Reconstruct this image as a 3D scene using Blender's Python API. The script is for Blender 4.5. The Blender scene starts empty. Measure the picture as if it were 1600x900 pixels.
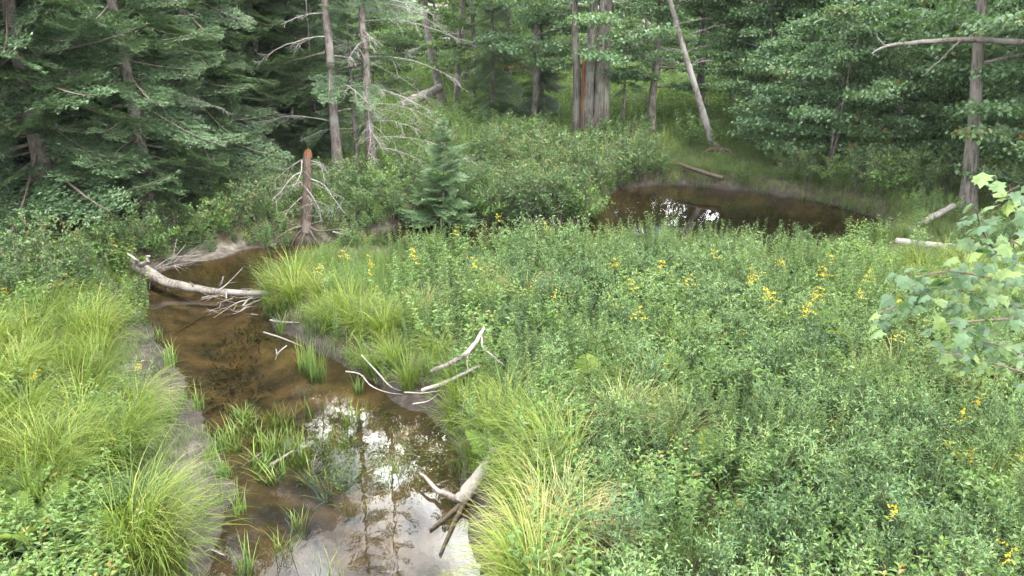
import bpy, math, random
import numpy as np
from math import radians as R, pi, sin, cos, tan

# ------------------------------------------------------------------ camera, sky, sun, exposure
sc = bpy.context.scene
col = sc.collection
F, CAMZ, PITCH = 1256.0, 5.0, R(19.5)
cam_d = bpy.data.cameras.new('camera'); cam = bpy.data.objects.new('camera', cam_d); col.objects.link(cam)
cam_d.sensor_width = 36; cam_d.lens = 36 * F / 1600; cam_d.clip_end = 2000; cam_d.clip_start = 0.05
cam.location = (0, 0, CAMZ); cam.rotation_euler = (pi / 2 - PITCH, 0, 0)
sc.camera = cam

SUN_EL, SUN_AZ = R(57), R(150)          # azimuth measured clockwise from +Y (camera forward)
w = bpy.data.worlds.new('World'); sc.world = w; w.use_nodes = True
nt = w.node_tree; N = nt.nodes; LK = nt.links; N.clear()
out = N.new('ShaderNodeOutputWorld'); bg = N.new('ShaderNodeBackground'); bg.inputs[1].default_value = 0.14
sky = N.new('ShaderNodeTexSky'); sky.sky_type = 'NISHITA'; sky.sun_disc = False
sky.sun_elevation = SUN_EL; sky.sun_rotation = SUN_AZ; sky.air_density = 1.0; sky.dust_density = 1.5; sky.altitude = 200
tc = N.new('ShaderNodeTexCoord'); sep = N.new('ShaderNodeSeparateXYZ'); LK.new(tc.outputs['Generated'], sep.inputs[0])
zc = N.new('ShaderNodeMath'); zc.operation = 'MAXIMUM'; zc.inputs[1].default_value = 0.06; LK.new(sep.outputs['Z'], zc.inputs[0])
dx = N.new('ShaderNodeMath'); dx.operation = 'DIVIDE'; LK.new(sep.outputs['X'], dx.inputs[0]); LK.new(zc.outputs[0], dx.inputs[1])
dy = N.new('ShaderNodeMath'); dy.operation = 'DIVIDE'; LK.new(sep.outputs['Y'], dy.inputs[0]); LK.new(zc.outputs[0], dy.inputs[1])
cmb = N.new('ShaderNodeCombineXYZ'); LK.new(dx.outputs[0], cmb.inputs[0]); LK.new(dy.outputs[0], cmb.inputs[1])
cn = N.new('ShaderNodeTexNoise'); cn.inputs['Scale'].default_value = 1.1; cn.inputs['Detail'].default_value = 9; cn.inputs['Roughness'].default_value = 0.56
cn.inputs['Distortion'].default_value = 0.3
LK.new(cmb.outputs[0], cn.inputs['Vector'])
cr = N.new('ShaderNodeValToRGB'); cr.color_ramp.elements[0].position = 0.46; cr.color_ramp.elements[1].position = 0.57
LK.new(cn.outputs['Fac'], cr.inputs['Fac'])
mx = N.new('ShaderNodeMixRGB'); mx.inputs['Color2'].default_value = (105, 106, 108, 1)
LK.new(cr.outputs['Color'], mx.inputs['Fac']); sg = N.new('ShaderNodeMixRGB'); sg.blend_type = 'MULTIPLY'; sg.inputs[0].default_value = 1; sg.inputs[2].default_value = (2.2, 2.2, 2.2, 1); LK.new(sky.outputs[0], sg.inputs[1]); LK.new(sg.outputs[0], mx.inputs['Color1'])
LK.new(mx.outputs[0], bg.inputs[0]); LK.new(bg.outputs[0], out.inputs[0])

sd_ = bpy.data.lights.new('sun', 'SUN'); sd_.energy = 3.8; sd_.angle = R(1.2); sd_.color = (1, 0.95, 0.86)
sun = bpy.data.objects.new('sun', sd_); col.objects.link(sun)
sun.rotation_euler = (pi / 2 - SUN_EL, 0, pi - SUN_AZ)
sun.location = (20, -10, 30)

sc.view_settings.view_transform = 'Standard'; sc.view_settings.look = 'None'
sc.view_settings.gamma = 1; sc.view_settings.use_curve_mapping = False
sc.view_settings.exposure = 0.36
sc.render.engine = 'CYCLES'
cy = sc.cycles
cy.max_bounces = 7; cy.diffuse_bounces = 4; cy.glossy_bounces = 3; cy.transmission_bounces = 4; cy.transparent_max_bounces = 10
cy.caustics_reflective = False; cy.caustics_refractive = False
cy.use_denoising = True; cy.sample_clamp_indirect = 4

# ------------------------------------------------------------------ pixel helpers (photograph is 1600 x 900)
cp, sp_ = cos(PITCH), sin(PITCH)
def ray(x, y):
    a, b = (x - 800) / F, (450 - y) / F
    return np.array([a, cp + b * sp_, -sp_ + b * cp])
def pz(x, y, z=0.0):
    d = ray(x, y); t = (z - CAMZ) / d[2]
    return np.array([0, 0, CAMZ]) + d * t
def pd(x, y, Y):
    d = ray(x, y); return np.array([0, 0, CAMZ]) + d * (Y / d[1])
def nrm(v): v = np.asarray(v, float); return v / np.maximum(np.linalg.norm(v, axis=-1, keepdims=True), 1e-9)

# ------------------------------------------------------------------ scene helpers
def tag(o, label=None, cat=None, group=None, kind=None):
    if label: o['label'] = label
    if cat: o['category'] = cat
    if group: o['group'] = group
    if kind: o['kind'] = kind
    return o
def empty(name, loc=(0, 0, 0), rz=0.0, s=1.0):
    o = bpy.data.objects.new(name, None); o.empty_display_size = 0.1
    col.objects.link(o); o.location = loc; o.rotation_euler = (0, 0, rz); o.scale = (s, s, s); return o
def obj(name, me, parent=None, loc=None):
    o = bpy.data.objects.new(name, me); col.objects.link(o)
    if parent: o.parent = parent
    if loc is not None: o.location = loc
    return o
def copy_tree(o, parent=None):
    c = o.copy(); col.objects.link(c); c.parent = parent
    for ch in list(o.children):
        if ch is not c: copy_tree(ch, c)
    return c

class MB:
    """collects faces; per-face value v drives colour variation"""
    def __init__(s): s.V = []; s.Fa = []; s.A = []; s.M = []; s.n = 0
    def add(s, V, Fc, v=0.5, m=0):
        V = np.asarray(V, float).reshape(-1, 3); Fc = np.asarray(Fc, int)
        if len(Fc) == 0: return s
        s.V.append(V); s.Fa.append(Fc + s.n); s.n += len(V)
        a = np.full(len(Fc), v, float) if np.isscalar(v) else np.asarray(v, float)
        s.A.append(a); s.M.append(np.full(len(Fc), m, int)); return s
    def merge(s, o, Rm=None, t=None, sc_=1.0):
        off = s.n
        for V, f, a, m in zip(o.V, o.Fa, o.A, o.M):
            VV = V * sc_
            if Rm is not None: VV = VV @ np.asarray(Rm).T
            if t is not None: VV = VV + t
            s.V.append(VV); s.Fa.append(f + off); s.A.append(a); s.M.append(m)
        s.n += o.n; return s
    def mesh(s, name, mats, smooth=False):
        me = bpy.data.meshes.new(name)
        V = np.concatenate(s.V); me.vertices.add(len(V)); me.vertices.foreach_set('co', V.astype(np.float32).ravel())
        ls = np.concatenate([f.ravel() for f in s.Fa]); tot = np.concatenate([np.full(len(f), f.shape[1]) for f in s.Fa])
        st = np.concatenate([[0], np.cumsum(tot)[:-1]])
        me.loops.add(len(ls)); me.loops.foreach_set('vertex_index', ls.astype(np.int32))
        me.polygons.add(len(tot)); me.polygons.foreach_set('loop_start', st.astype(np.int32)); me.polygons.foreach_set('loop_total', tot.astype(np.int32))
        me.polygons.foreach_set('material_index', np.concatenate(s.M).astype(np.int32))
        me.polygons.foreach_set('use_smooth', np.full(len(tot), smooth))
        me.update(calc_edges=True)
        at = me.attributes.new('v', 'FLOAT', 'FACE'); at.data.foreach_set('value', np.concatenate(s.A).astype(np.float32))
        for m in (mats if isinstance(mats, (list, tuple)) else [mats]): me.materials.append(m)
        return me

def frames(P):
    P = np.asarray(P, float); T = np.gradient(P, axis=0); T = nrm(T)
    up = np.array([0.13, 0.31, 0.94]) if abs(T[:, 2]).mean() < 0.85 else np.array([0.9, 0.4, 0.1])
    U = nrm(np.cross(T, up)); W_ = nrm(np.cross(T, U)); return T, U, W_
def tube(P, rad, sides=8, wob=0.0, rng=None, cap=True):
    P = np.asarray(P, float); n = len(P); rad = np.broadcast_to(np.asarray(rad, float), (n,))
    T, U, W_ = frames(P); a = np.linspace(0, 2 * pi, sides, endpoint=False)
    rr = rad[:, None] * np.ones(sides)
    if wob and rng is not None:
        ph = rng.uniform(0, 6.28, 3)
        rr = rr * (1 + wob * np.sin(2 * a + ph[0])[None] + wob * 0.7 * np.sin(3 * a + ph[1] + np.arange(n)[:, None] * 0.4) + rng.normal(0, wob * 0.35, (n, sides)))
    V = P[:, None] + rr[..., None] * (np.cos(a)[None, :, None] * U[:, None] + np.sin(a)[None, :, None] * W_[:, None])
    i = np.arange(n - 1)[:, None]; j = np.arange(sides)[None]; k = (j + 1) % sides
    Q = np.stack([i * sides + j, i * sides + k, (i + 1) * sides + k, (i + 1) * sides + j], -1).reshape(-1, 4)
    V = V.reshape(-1, 3); fs = [Q]
    return V, Q
def add_tube(mb, P, rad, sides=8, wob=0.0, rng=None, v=0.5, m=0, cap=True):
    V, Q = tube(P, rad, sides, wob, rng); mb.add(V, Q, v, m)
    if cap:
        n = len(V)
        for idx, c in ((np.arange(sides), P[0]), (np.arange(n - sides, n), P[-1])):
            VV = np.vstack([V[idx], np.asarray(c)[None]])
            mb.add(VV, np.stack([np.arange(sides), (np.arange(sides) + 1) % sides, np.full(sides, sides)], -1), v, m)
def smooth_path(P, n=12):
    P = np.asarray(P, float)
    if len(P) == 2: return P[0] + (P[1] - P[0]) * np.linspace(0, 1, n)[:, None]
    t = np.linspace(0, len(P) - 1, n); o = []
    Q = np.vstack([2 * P[0] - P[1], P, 2 * P[-1] - P[-2]])
    for u in t:
        i = min(int(u), len(P) - 2); f = u - i; p0, p1, p2, p3 = Q[i:i + 4]
        o.append(0.5 * ((2 * p1) + (-p0 + p2) * f + (2 * p0 - 5 * p1 + 4 * p2 - p3) * f * f + (-p0 + 3 * p1 - 3 * p2 + p3) * f ** 3))
    return np.array(o)

def leaves(mb, P, D, Nn, L, Wd, fold=0.25, v=None, m=0, droop=0.0, rng=None):
    """folded diamond leaves, 2 triangles each"""
    P = np.asarray(P, float); n = len(P)
    if n == 0: return
    D = nrm(D); S = nrm(np.cross(D, Nn)); U = nrm(np.cross(S, D))
    L = np.broadcast_to(L, (n,))[:, None]; Wd = np.broadcast_to(Wd, (n,))[:, None]
    tip = P + D * L - U * L * droop; mid = P + D * L * 0.45
    a = mid + S * Wd * 0.5 + U * Wd * fold; b = mid - S * Wd * 0.5 + U * Wd * fold
    V = np.stack([P, a, tip, b], 1).reshape(-1, 3); k = np.arange(n)[:, None] * 4
    Fc = np.concatenate([k + np.array([[0, 1, 2]]), k + np.array([[0, 2, 3]])])
    if v is None: v = np.random.default_rng(1).random(n)
    v = np.broadcast_to(v, (n,)); mb.add(V, Fc, np.concatenate([v, v]), m)

def blades(mb, P, az, lean, L, Wd, bend, seg=5, v=0.5, m=0, grad=0.55, pw=1.5):
    """arching grass blades as tapered strips"""
    n = len(P); P = np.asarray(P, float)
    az, lean, L, Wd, bend = [np.broadcast_to(q, (n,)) for q in (az, lean, L, Wd, bend)]
    v = np.broadcast_to(v, (n,)); t = np.linspace(0, 1, seg + 1)
    ang = lean[:, None] + bend[:, None] * t[None] ** pw         # angle from vertical
    ds = L[:, None] / seg
    hx = np.concatenate([np.zeros((n, 1)), np.cumsum(np.sin(ang[:, :-1]) * ds, 1)], 1)
    hz = np.concatenate([np.zeros((n, 1)), np.cumsum(np.cos(ang[:, :-1]) * ds, 1)], 1)
    dirx, diry = np.cos(az)[:, None], np.sin(az)[:, None]
    C = np.stack([P[:, 0:1] + hx * dirx, P[:, 1:2] + hx * diry, P[:, 2:3] + hz], -1)
    S = np.stack([-np.sin(az), np.cos(az), np.zeros(n)], -1)[:, None]
    wd = Wd[:, None, None] * (1 - 0.92 * t[None, :, None] ** 1.6) * 0.5
    V = np.stack([C - S * wd, C + S * wd], 2).reshape(-1, 3)
    base = (np.arange(n) * (seg + 1) * 2)[:, None, None]; i = np.arange(seg)[None, :, None] * 2
    Q = (base + i + np.array([0, 1, 3, 2])[None, None]).reshape(-1, 4)
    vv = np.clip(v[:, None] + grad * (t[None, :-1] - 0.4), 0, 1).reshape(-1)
    mb.add(V, Q, vv, m)

# ------------------------------------------------------------------ materials
def newmat(name):
    m = bpy.data.materials.new(name); m.use_nodes = True; n = m.node_tree.nodes; n.clear()
    o = n.new('ShaderNodeOutputMaterial'); return m, n, m.node_tree.links, o
def ramp(n, stops):
    r = n.new('ShaderNodeValToRGB'); e = r.color_ramp.elements
    while len(e) < len(stops): e.new(0.5)
    for q, (p, c) in zip(e, stops): q.position = p; q.color = (*c, 1)
    return r
def leaf_mat(name, stops, transl=0.35, rough=0.5, spec=0.4, rnd=0.3, tw=(1.25, 1.3, 0.55)):
    m, n, l, o = newmat(name)
    at = n.new('ShaderNodeAttribute'); at.attribute_name = 'v'
    oi = n.new('ShaderNodeObjectInfo')
    ma = n.new('ShaderNodeMath'); ma.operation = 'MULTIPLY_ADD'; ma.inputs[1].default_value = rnd; l.new(oi.outputs['Random'], ma.inputs[0])
    sub = n.new('ShaderNodeMath'); sub.operation = 'MULTIPLY_ADD'; sub.inputs[1].default_value = 1.0; sub.inputs[2].default_value = -rnd / 2
    l.new(at.outputs['Fac'], sub.inputs[0]); l.new(sub.outputs[0], ma.inputs[2])
    r = ramp(n, stops); l.new(ma.outputs[0], r.inputs[0])
    p = n.new('ShaderNodeBsdfPrincipled'); p.inputs['Roughness'].default_value = rough; p.inputs['Specular IOR Level'].default_value = spec
    l.new(r.outputs[0], p.inputs['Base Color'])
    t = n.new('ShaderNodeBsdfTranslucent'); mu = n.new('ShaderNodeMixRGB'); mu.blend_type = 'MULTIPLY'; mu.inputs[0].default_value = 1
    mu.inputs[2].default_value = (*tw, 1); l.new(r.outputs[0], mu.inputs[1]); l.new(mu.outputs[0], t.inputs[0])
    x = n.new('ShaderNodeMixShader'); x.inputs[0].default_value = transl
    l.new(p.outputs[0], x.inputs[1]); l.new(t.outputs[0], x.inputs[2]); l.new(x.outputs[0], o.inputs[0]); return m
def wood_mat(name, c1, c2, c3=None, scale=(6, 6, 1.2), bump=0.6, rough=0.9, big=1.5):
    m, n, l, o = newmat(name)
    tc = n.new('ShaderNodeTexCoord'); mp = n.new('ShaderNodeMapping'); mp.inputs['Scale'].default_value = scale; l.new(tc.outputs['Object'], mp.inputs[0])
    nz = n.new('ShaderNodeTexNoise'); nz.inputs['Scale'].default_value = 3; nz.inputs['Detail'].default_value = 8; nz.inputs['Roughness'].default_value = 0.65
    l.new(mp.outputs[0], nz.inputs['Vector'])
    r = ramp(n, [(0.36, c1), (0.62, c2)]); l.new(nz.outputs[0], r.inputs[0])
    n2 = n.new('ShaderNodeTexNoise'); n2.inputs['Scale'].default_value = big; n2.inputs['Detail'].default_value = 5; l.new(tc.outputs['Object'], n2.inputs['Vector'])
    r2 = ramp(n, [(0.5, (0, 0, 0)), (0.62, (1, 1, 1))]); l.new(n2.outputs[0], r2.inputs[0])
    mxx = n.new('ShaderNodeMixRGB'); mxx.inputs[2].default_value = (*(c3 or c2), 1); l.new(r2.outputs[0], mxx.inputs[0]); l.new(r.outputs[0], mxx.inputs[1])
    p = n.new('ShaderNodeBsdfPrincipled'); p.inputs['Roughness'].default_value = rough; p.inputs['Specular IOR Level'].default_value = 0.2
    l.new(mxx.outputs[0], p.inputs['Base Color'])
    b = n.new('ShaderNodeBump'); b.inputs['Strength'].default_value = bump; b.inputs['Distance'].default_value = 0.02
    l.new(nz.outputs[0], b.inputs['Height']); l.new(b.outputs[0], p.inputs['Normal']); l.new(p.outputs[0], o.inputs[0]); return m

M = {}
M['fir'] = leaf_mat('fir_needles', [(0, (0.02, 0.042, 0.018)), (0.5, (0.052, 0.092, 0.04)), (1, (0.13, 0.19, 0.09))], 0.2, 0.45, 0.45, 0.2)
M['maple'] = leaf_mat('maple_leaf', [(0, (0.045, 0.085, 0.04)), (0.55, (0.095, 0.165, 0.075)), (0.93, (0.17, 0.25, 0.11)), (0.97, (0.25, 0.17, 0.04)), (1, (0.3, 0.12, 0.03))], 0.35, 0.42, 0.5, 0.16)
M['orange'] = leaf_mat('turning_maple_leaf', [(0, (0.035, 0.07, 0.025)), (0.5, (0.08, 0.14, 0.05)), (0.7, (0.16, 0.17, 0.05)), (0.85, (0.26, 0.16, 0.05)), (1, (0.3, 0.12, 0.04))], 0.4, 0.45, 0.4, 0.1)
M['farleaf'] = leaf_mat('far_leaf', [(0, (0.05, 0.09, 0.035)), (0.6, (0.11, 0.18, 0.075)), (1, (0.2, 0.27, 0.12))], 0.5, 0.5, 0.4, 0.35)
M['shrub'] = leaf_mat('shrub_leaf', [(0, (0.03, 0.068, 0.022)), (0.5, (0.068, 0.13, 0.042)), (0.9, (0.14, 0.2, 0.06)), (0.97, (0.2, 0.18, 0.05)), (1, (0.22, 0.08, 0.03))], 0.35, 0.45, 0.45, 0.25)
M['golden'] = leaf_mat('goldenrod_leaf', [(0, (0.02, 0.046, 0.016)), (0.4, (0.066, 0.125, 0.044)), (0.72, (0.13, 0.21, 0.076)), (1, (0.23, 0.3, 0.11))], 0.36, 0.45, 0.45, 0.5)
M['broad'] = leaf_mat('broad_leaf', [(0, (0.04, 0.09, 0.022)), (0.5, (0.1, 0.18, 0.045)), (0.93, (0.17, 0.25, 0.07)), (1, (0.22, 0.19, 0.05))], 0.4, 0.45, 0.45, 0.25)
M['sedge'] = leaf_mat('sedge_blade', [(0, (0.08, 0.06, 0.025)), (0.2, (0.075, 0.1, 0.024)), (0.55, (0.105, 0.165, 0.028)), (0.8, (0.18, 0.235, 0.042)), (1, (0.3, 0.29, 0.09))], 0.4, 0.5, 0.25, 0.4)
M['straw'] = leaf_mat('straw_blade', [(0, (0.14, 0.1, 0.045)), (0.4, (0.16, 0.17, 0.05)), (0.7, (0.25, 0.25, 0.09)), (1, (0.42, 0.37, 0.2))], 0.35, 0.5, 0.35, 0.25)
M['grass'] = leaf_mat('meadow_grass', [(0, (0.05, 0.085, 0.025)), (0.5, (0.085, 0.15, 0.035)), (1, (0.18, 0.24, 0.06))], 0.4, 0.5, 0.35, 0.35)
M['meadow'] = leaf_mat('far_meadow', [(0, (0.12, 0.17, 0.045)), (0.5, (0.2, 0.28, 0.07)), (1, (0.32, 0.38, 0.1))], 0.4, 0.5, 0.35, 0.35)
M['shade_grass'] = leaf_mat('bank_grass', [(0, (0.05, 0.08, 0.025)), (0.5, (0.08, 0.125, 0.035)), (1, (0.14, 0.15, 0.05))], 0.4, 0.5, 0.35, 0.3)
M['fern'] = leaf_mat('fern_frond', [(0, (0.06, 0.11, 0.025)), (0.5, (0.12, 0.19, 0.045)), (1, (0.25, 0.28, 0.07))], 0.4, 0.5, 0.35, 0.35)
M['yfern'] = leaf_mat('yellow_fern_frond', [(0, (0.2, 0.16, 0.03)), (0.5, (0.34, 0.27, 0.05)), (1, (0.45, 0.36, 0.08))], 0.4, 0.5, 0.3, 0.3)
M['flower'] = leaf_mat('yellow_flower', [(0, (0.36, 0.25, 0.02)), (0.6, (0.52, 0.38, 0.03)), (1, (0.6, 0.48, 0.08))], 0.3, 0.6, 0.2, 0.2)
M['weed'] = leaf_mat('water_weed', [(0, (0.03, 0.03, 0.01)), (0.5, (0.06, 0.065, 0.018)), (1, (0.13, 0.13, 0.03))], 0.2, 0.5, 0.2, 0.3)
M['bright'] = leaf_mat('young_maple_leaf', [(0, (0.045, 0.09, 0.042)), (0.5, (0.078, 0.135, 0.06)), (0.85, (0.14, 0.2, 0.055)), (0.95, (0.3, 0.36, 0.05)), (1, (0.4, 0.38, 0.06))], 0.4, 0.5, 0.4, 0.75)
M['stem'] = wood_mat('green_stem', (0.06, 0.07, 0.025), (0.09, 0.1, 0.04), bump=0.1)
M['twig'] = wood_mat('brown_twig', (0.06, 0.045, 0.035), (0.12, 0.095, 0.075), bump=0.2)
M['bark'] = wood_mat('grey_bark', (0.026, 0.022, 0.018), (0.15, 0.132, 0.115), (0.13, 0.13, 0.1), (7, 7, .8), 1.0)
M['redbark'] = wood_mat('reddish_bark', (0.045, 0.037, 0.032), (0.14, 0.118, 0.1), (0.17, 0.16, 0.145), (7, 7, 2.5), 0.9)
M['snag'] = wood_mat('brown_snag_bark', (0.032, 0.025, 0.019), (0.1, 0.076, 0.057), (0.12, 0.1, 0.08), (9, 9, 3), 1.0)
M['pale'] = wood_mat('pale_bark', (0.075, 0.066, 0.058), (0.19, 0.172, 0.152), (0.22, 0.205, 0.185), (5, 5, 2), 0.9)
M['drift'] = wood_mat('grey_driftwood', (0.05, 0.041, 0.033), (0.17, 0.148, 0.125), (0.23, 0.208, 0.18), (9, 9, 3), 0.8)
M['deadtwig'] = wood_mat('dead_twig', (0.1, 0.088, 0.076), (0.25, 0.228, 0.205), (0.18, 0.167, 0.153), (8, 8, 8), 0.3)
M['dark'] = wood_mat('wet_dark_wood', (0.025, 0.018, 0.012), (0.06, 0.045, 0.03), None, (8, 8, 3), 0.4, 0.5)
M['rot'] = wood_mat('rotten_orange_wood', (0.06, 0.028, 0.015), (0.13, 0.058, 0.028), None, (14, 14, 2), 1.0)
M['white'] = wood_mat('white_paint', (0.7, 0.7, 0.68), (0.8, 0.8, 0.78), None, (3, 3, 3), 0.05, 0.5)

# ------------------------------------------------------------------ terrain
LEFT = [(318, 900), (340, 850), (365, 795), (374, 760), (338, 715), (320, 670), (300, 620), (268, 575), (250, 540), (225, 500), (205, 466), (212, 440),
        (255, 424), (300, 410), (350, 401), (385, 389), (440, 384), (500, 380), (560, 370), (640, 352), (700, 350), (770, 350), (850, 352), (925, 345),
        (944, 325), (950, 300), (1000, 291), (1060, 290), (1140, 297), (1200, 303), (1290, 318), (1340, 330), (1392, 350), (1400, 364)]
RIGHT = [(742, 900), (740, 840), (736, 790), (722, 745), (705, 705), (688, 665), (650, 640), (600, 612), (560, 590), (520, 560), (470, 530), (425, 505),
         (408, 480), (420, 455), (445, 432), (500, 418), (570, 412), (700, 424), (800, 432), (1000, 432), (1200, 428), (1320, 412), (1395, 388)]
Lw = np.array([pz(*p)[:2] for p in LEFT]); Rw = np.array([pz(*p)[:2] for p in RIGHT])
Lw = np.vstack([[Lw[0][0] - 0.2, -60], [Lw[0][0] - 0.1, 2], Lw]); Rw = np.vstack([[Rw[0][0] + 0.3, -60], [Rw[0][0] + 0.1, 2], Rw])
def smoothline(P, n=3):
    for _ in range(n):
        Q = [P[0]]
        for a, b in zip(P[:-1], P[1:]): Q += [a * 0.75 + b * 0.25, a * 0.25 + b * 0.75]
        Q.append(P[-1]); P = np.array(Q)
        if _ == 1: break
    return P
POLY = np.vstack([smoothline(Lw), smoothline(Rw)[::-1]])
def sdist(X, Y):
    X = np.atleast_1d(np.asarray(X, float)); Y = np.atleast_1d(np.asarray(Y, float)); sh = X.shape
    x, y = X.ravel(), Y.ravel(); d2 = np.full(x.shape, 1e18); ins = np.zeros(x.shape, bool)
    A = POLY; B = np.roll(POLY, -1, 0)
    for (ax, ay), (bx, by) in zip(A, B):
        ex, ey = bx - ax, by - ay; L2 = ex * ex + ey * ey + 1e-12
        t = np.clip(((x - ax) * ex + (y - ay) * ey) / L2, 0, 1)
        d2 = np.minimum(d2, (x - ax - t * ex) ** 2 + (y - ay - t * ey) ** 2)
        if ay != by:
            c = ((ay > y) != (by > y)) & (x < (bx - ax) * (y - ay) / (by - ay) + ax); ins ^= c
    return (np.sqrt(d2) * np.where(ins, -1, 1)).reshape(sh)
def sst(a, b, x): t = np.clip((x - a) / (b - a), 0, 1); return t * t * (3 - 2 * t)
NR = np.random.default_rng(5); NK = [(NR.normal(0, 1, 2), NR.uniform(0, 6.28)) for _ in range(14)]
def wav(X, Y, f, a=0, b=7):
    s = 0
    for k, ph in NK[a:b]: s = s + np.sin((k[0] * X + k[1] * Y) * f + ph)
    return s / (b - a)
def isleft(X, Y): return ((X < np.interp(Y, [-60, 5, 6, 8, 10, 12, 15, 16], [-1.4, -1.4, -1.6, -2.2, -3.2, -4.2, -5.2, -5.4])) & (Y < 15.4))
def height(X, Y):
    X = np.asarray(X, float); Y = np.asarray(Y, float); d = sdist(X, Y).reshape(X.shape)
    d = d + np.clip(1.2 - np.abs(d), 0, 1) * (.13 * wav(X, Y, 3.1, 1, 6) + .07 * wav(X, Y, 8.3, 6, 12))
    lf = sst(0.3, -0.3, X - np.interp(Y, [-60, 5, 6, 8, 10, 12, 15, 16], [-1.4, -1.4, -1.6, -2.2, -3.2, -4.2, -5.2, -5.4])) * sst(14, 12.8, Y)
    fr = sst(13.8, 15.2, Y)
    bx, by, _ = pz(320, 400); beach = np.exp(-((X - bx) ** 2 / 2.0 + (Y - by) ** 2 / 0.8))
    W_ = 0.55 * (1 - lf) * (1 - fr) + 2.3 * lf + 0.38 * fr * (1 - lf); W_ = W_ + 0.9 * beach
    G = 0.36 * (1 - lf) * (1 - fr) + 0.42 * lf + 0.44 * fr * (1 - lf)
    G = G + 0.09 * wav(X, Y, 0.35) + 0.035 * wav(X, Y, 1.6, 7, 14)
    Yo = np.maximum(Y - 70, 0) + np.maximum(np.abs(X) - 60, 0); G = G + 0.012 * Yo
    o = (0.015 + 0.02 * wav(X, Y, 3.1)) * np.exp(-d / 0.4) + 0.02 * sst(0, .3, d) + G * sst(0.02, 1, d / W_)
    i = -(0.34 + .7 * sst(14.5, 16, Y)) * sst(0, 1.5 - .8 * sst(14.5, 16, Y), -d) - 0.02 * sst(0, .25, -d) + 0.045 * wav(X, Y, 2.6) * sst(0, .6, -d)
    return np.where(d > 0, np.maximum(o + .012 * wav(X, Y, 13, 2, 10) * np.exp(-d / .5), -.02), i)
def hz(x, y): return float(height(np.array([x]), np.array([y]))[0])
def gp(px_, py_):
    """ground point seen at a pixel: first crossing of the view ray with the terrain"""
    d = ray(px_, py_); Ys = np.linspace(3.5, 130, 1600) if d[2] < 0 else np.array([130.]); P = np.array([0, 0, CAMZ]) + d * (Ys / d[1])[:, None]
    k = np.nonzero(P[:, 2] <= height(P[:, 0], P[:, 1]))[0]; k = k[0] if len(k) else len(Ys) - 1
    if k > 0:
        f = np.linspace(0, 1, 24)[:, None]; Q = P[k - 1] + (P[k] - P[k - 1]) * f; m = np.nonzero(Q[:, 2] <= height(Q[:, 0], Q[:, 1]))[0]; p = Q[m[0]] if len(m) else P[k]
    else: p = P[0]
    return np.array([p[0], p[1], hz(p[0], p[1])])

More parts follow.
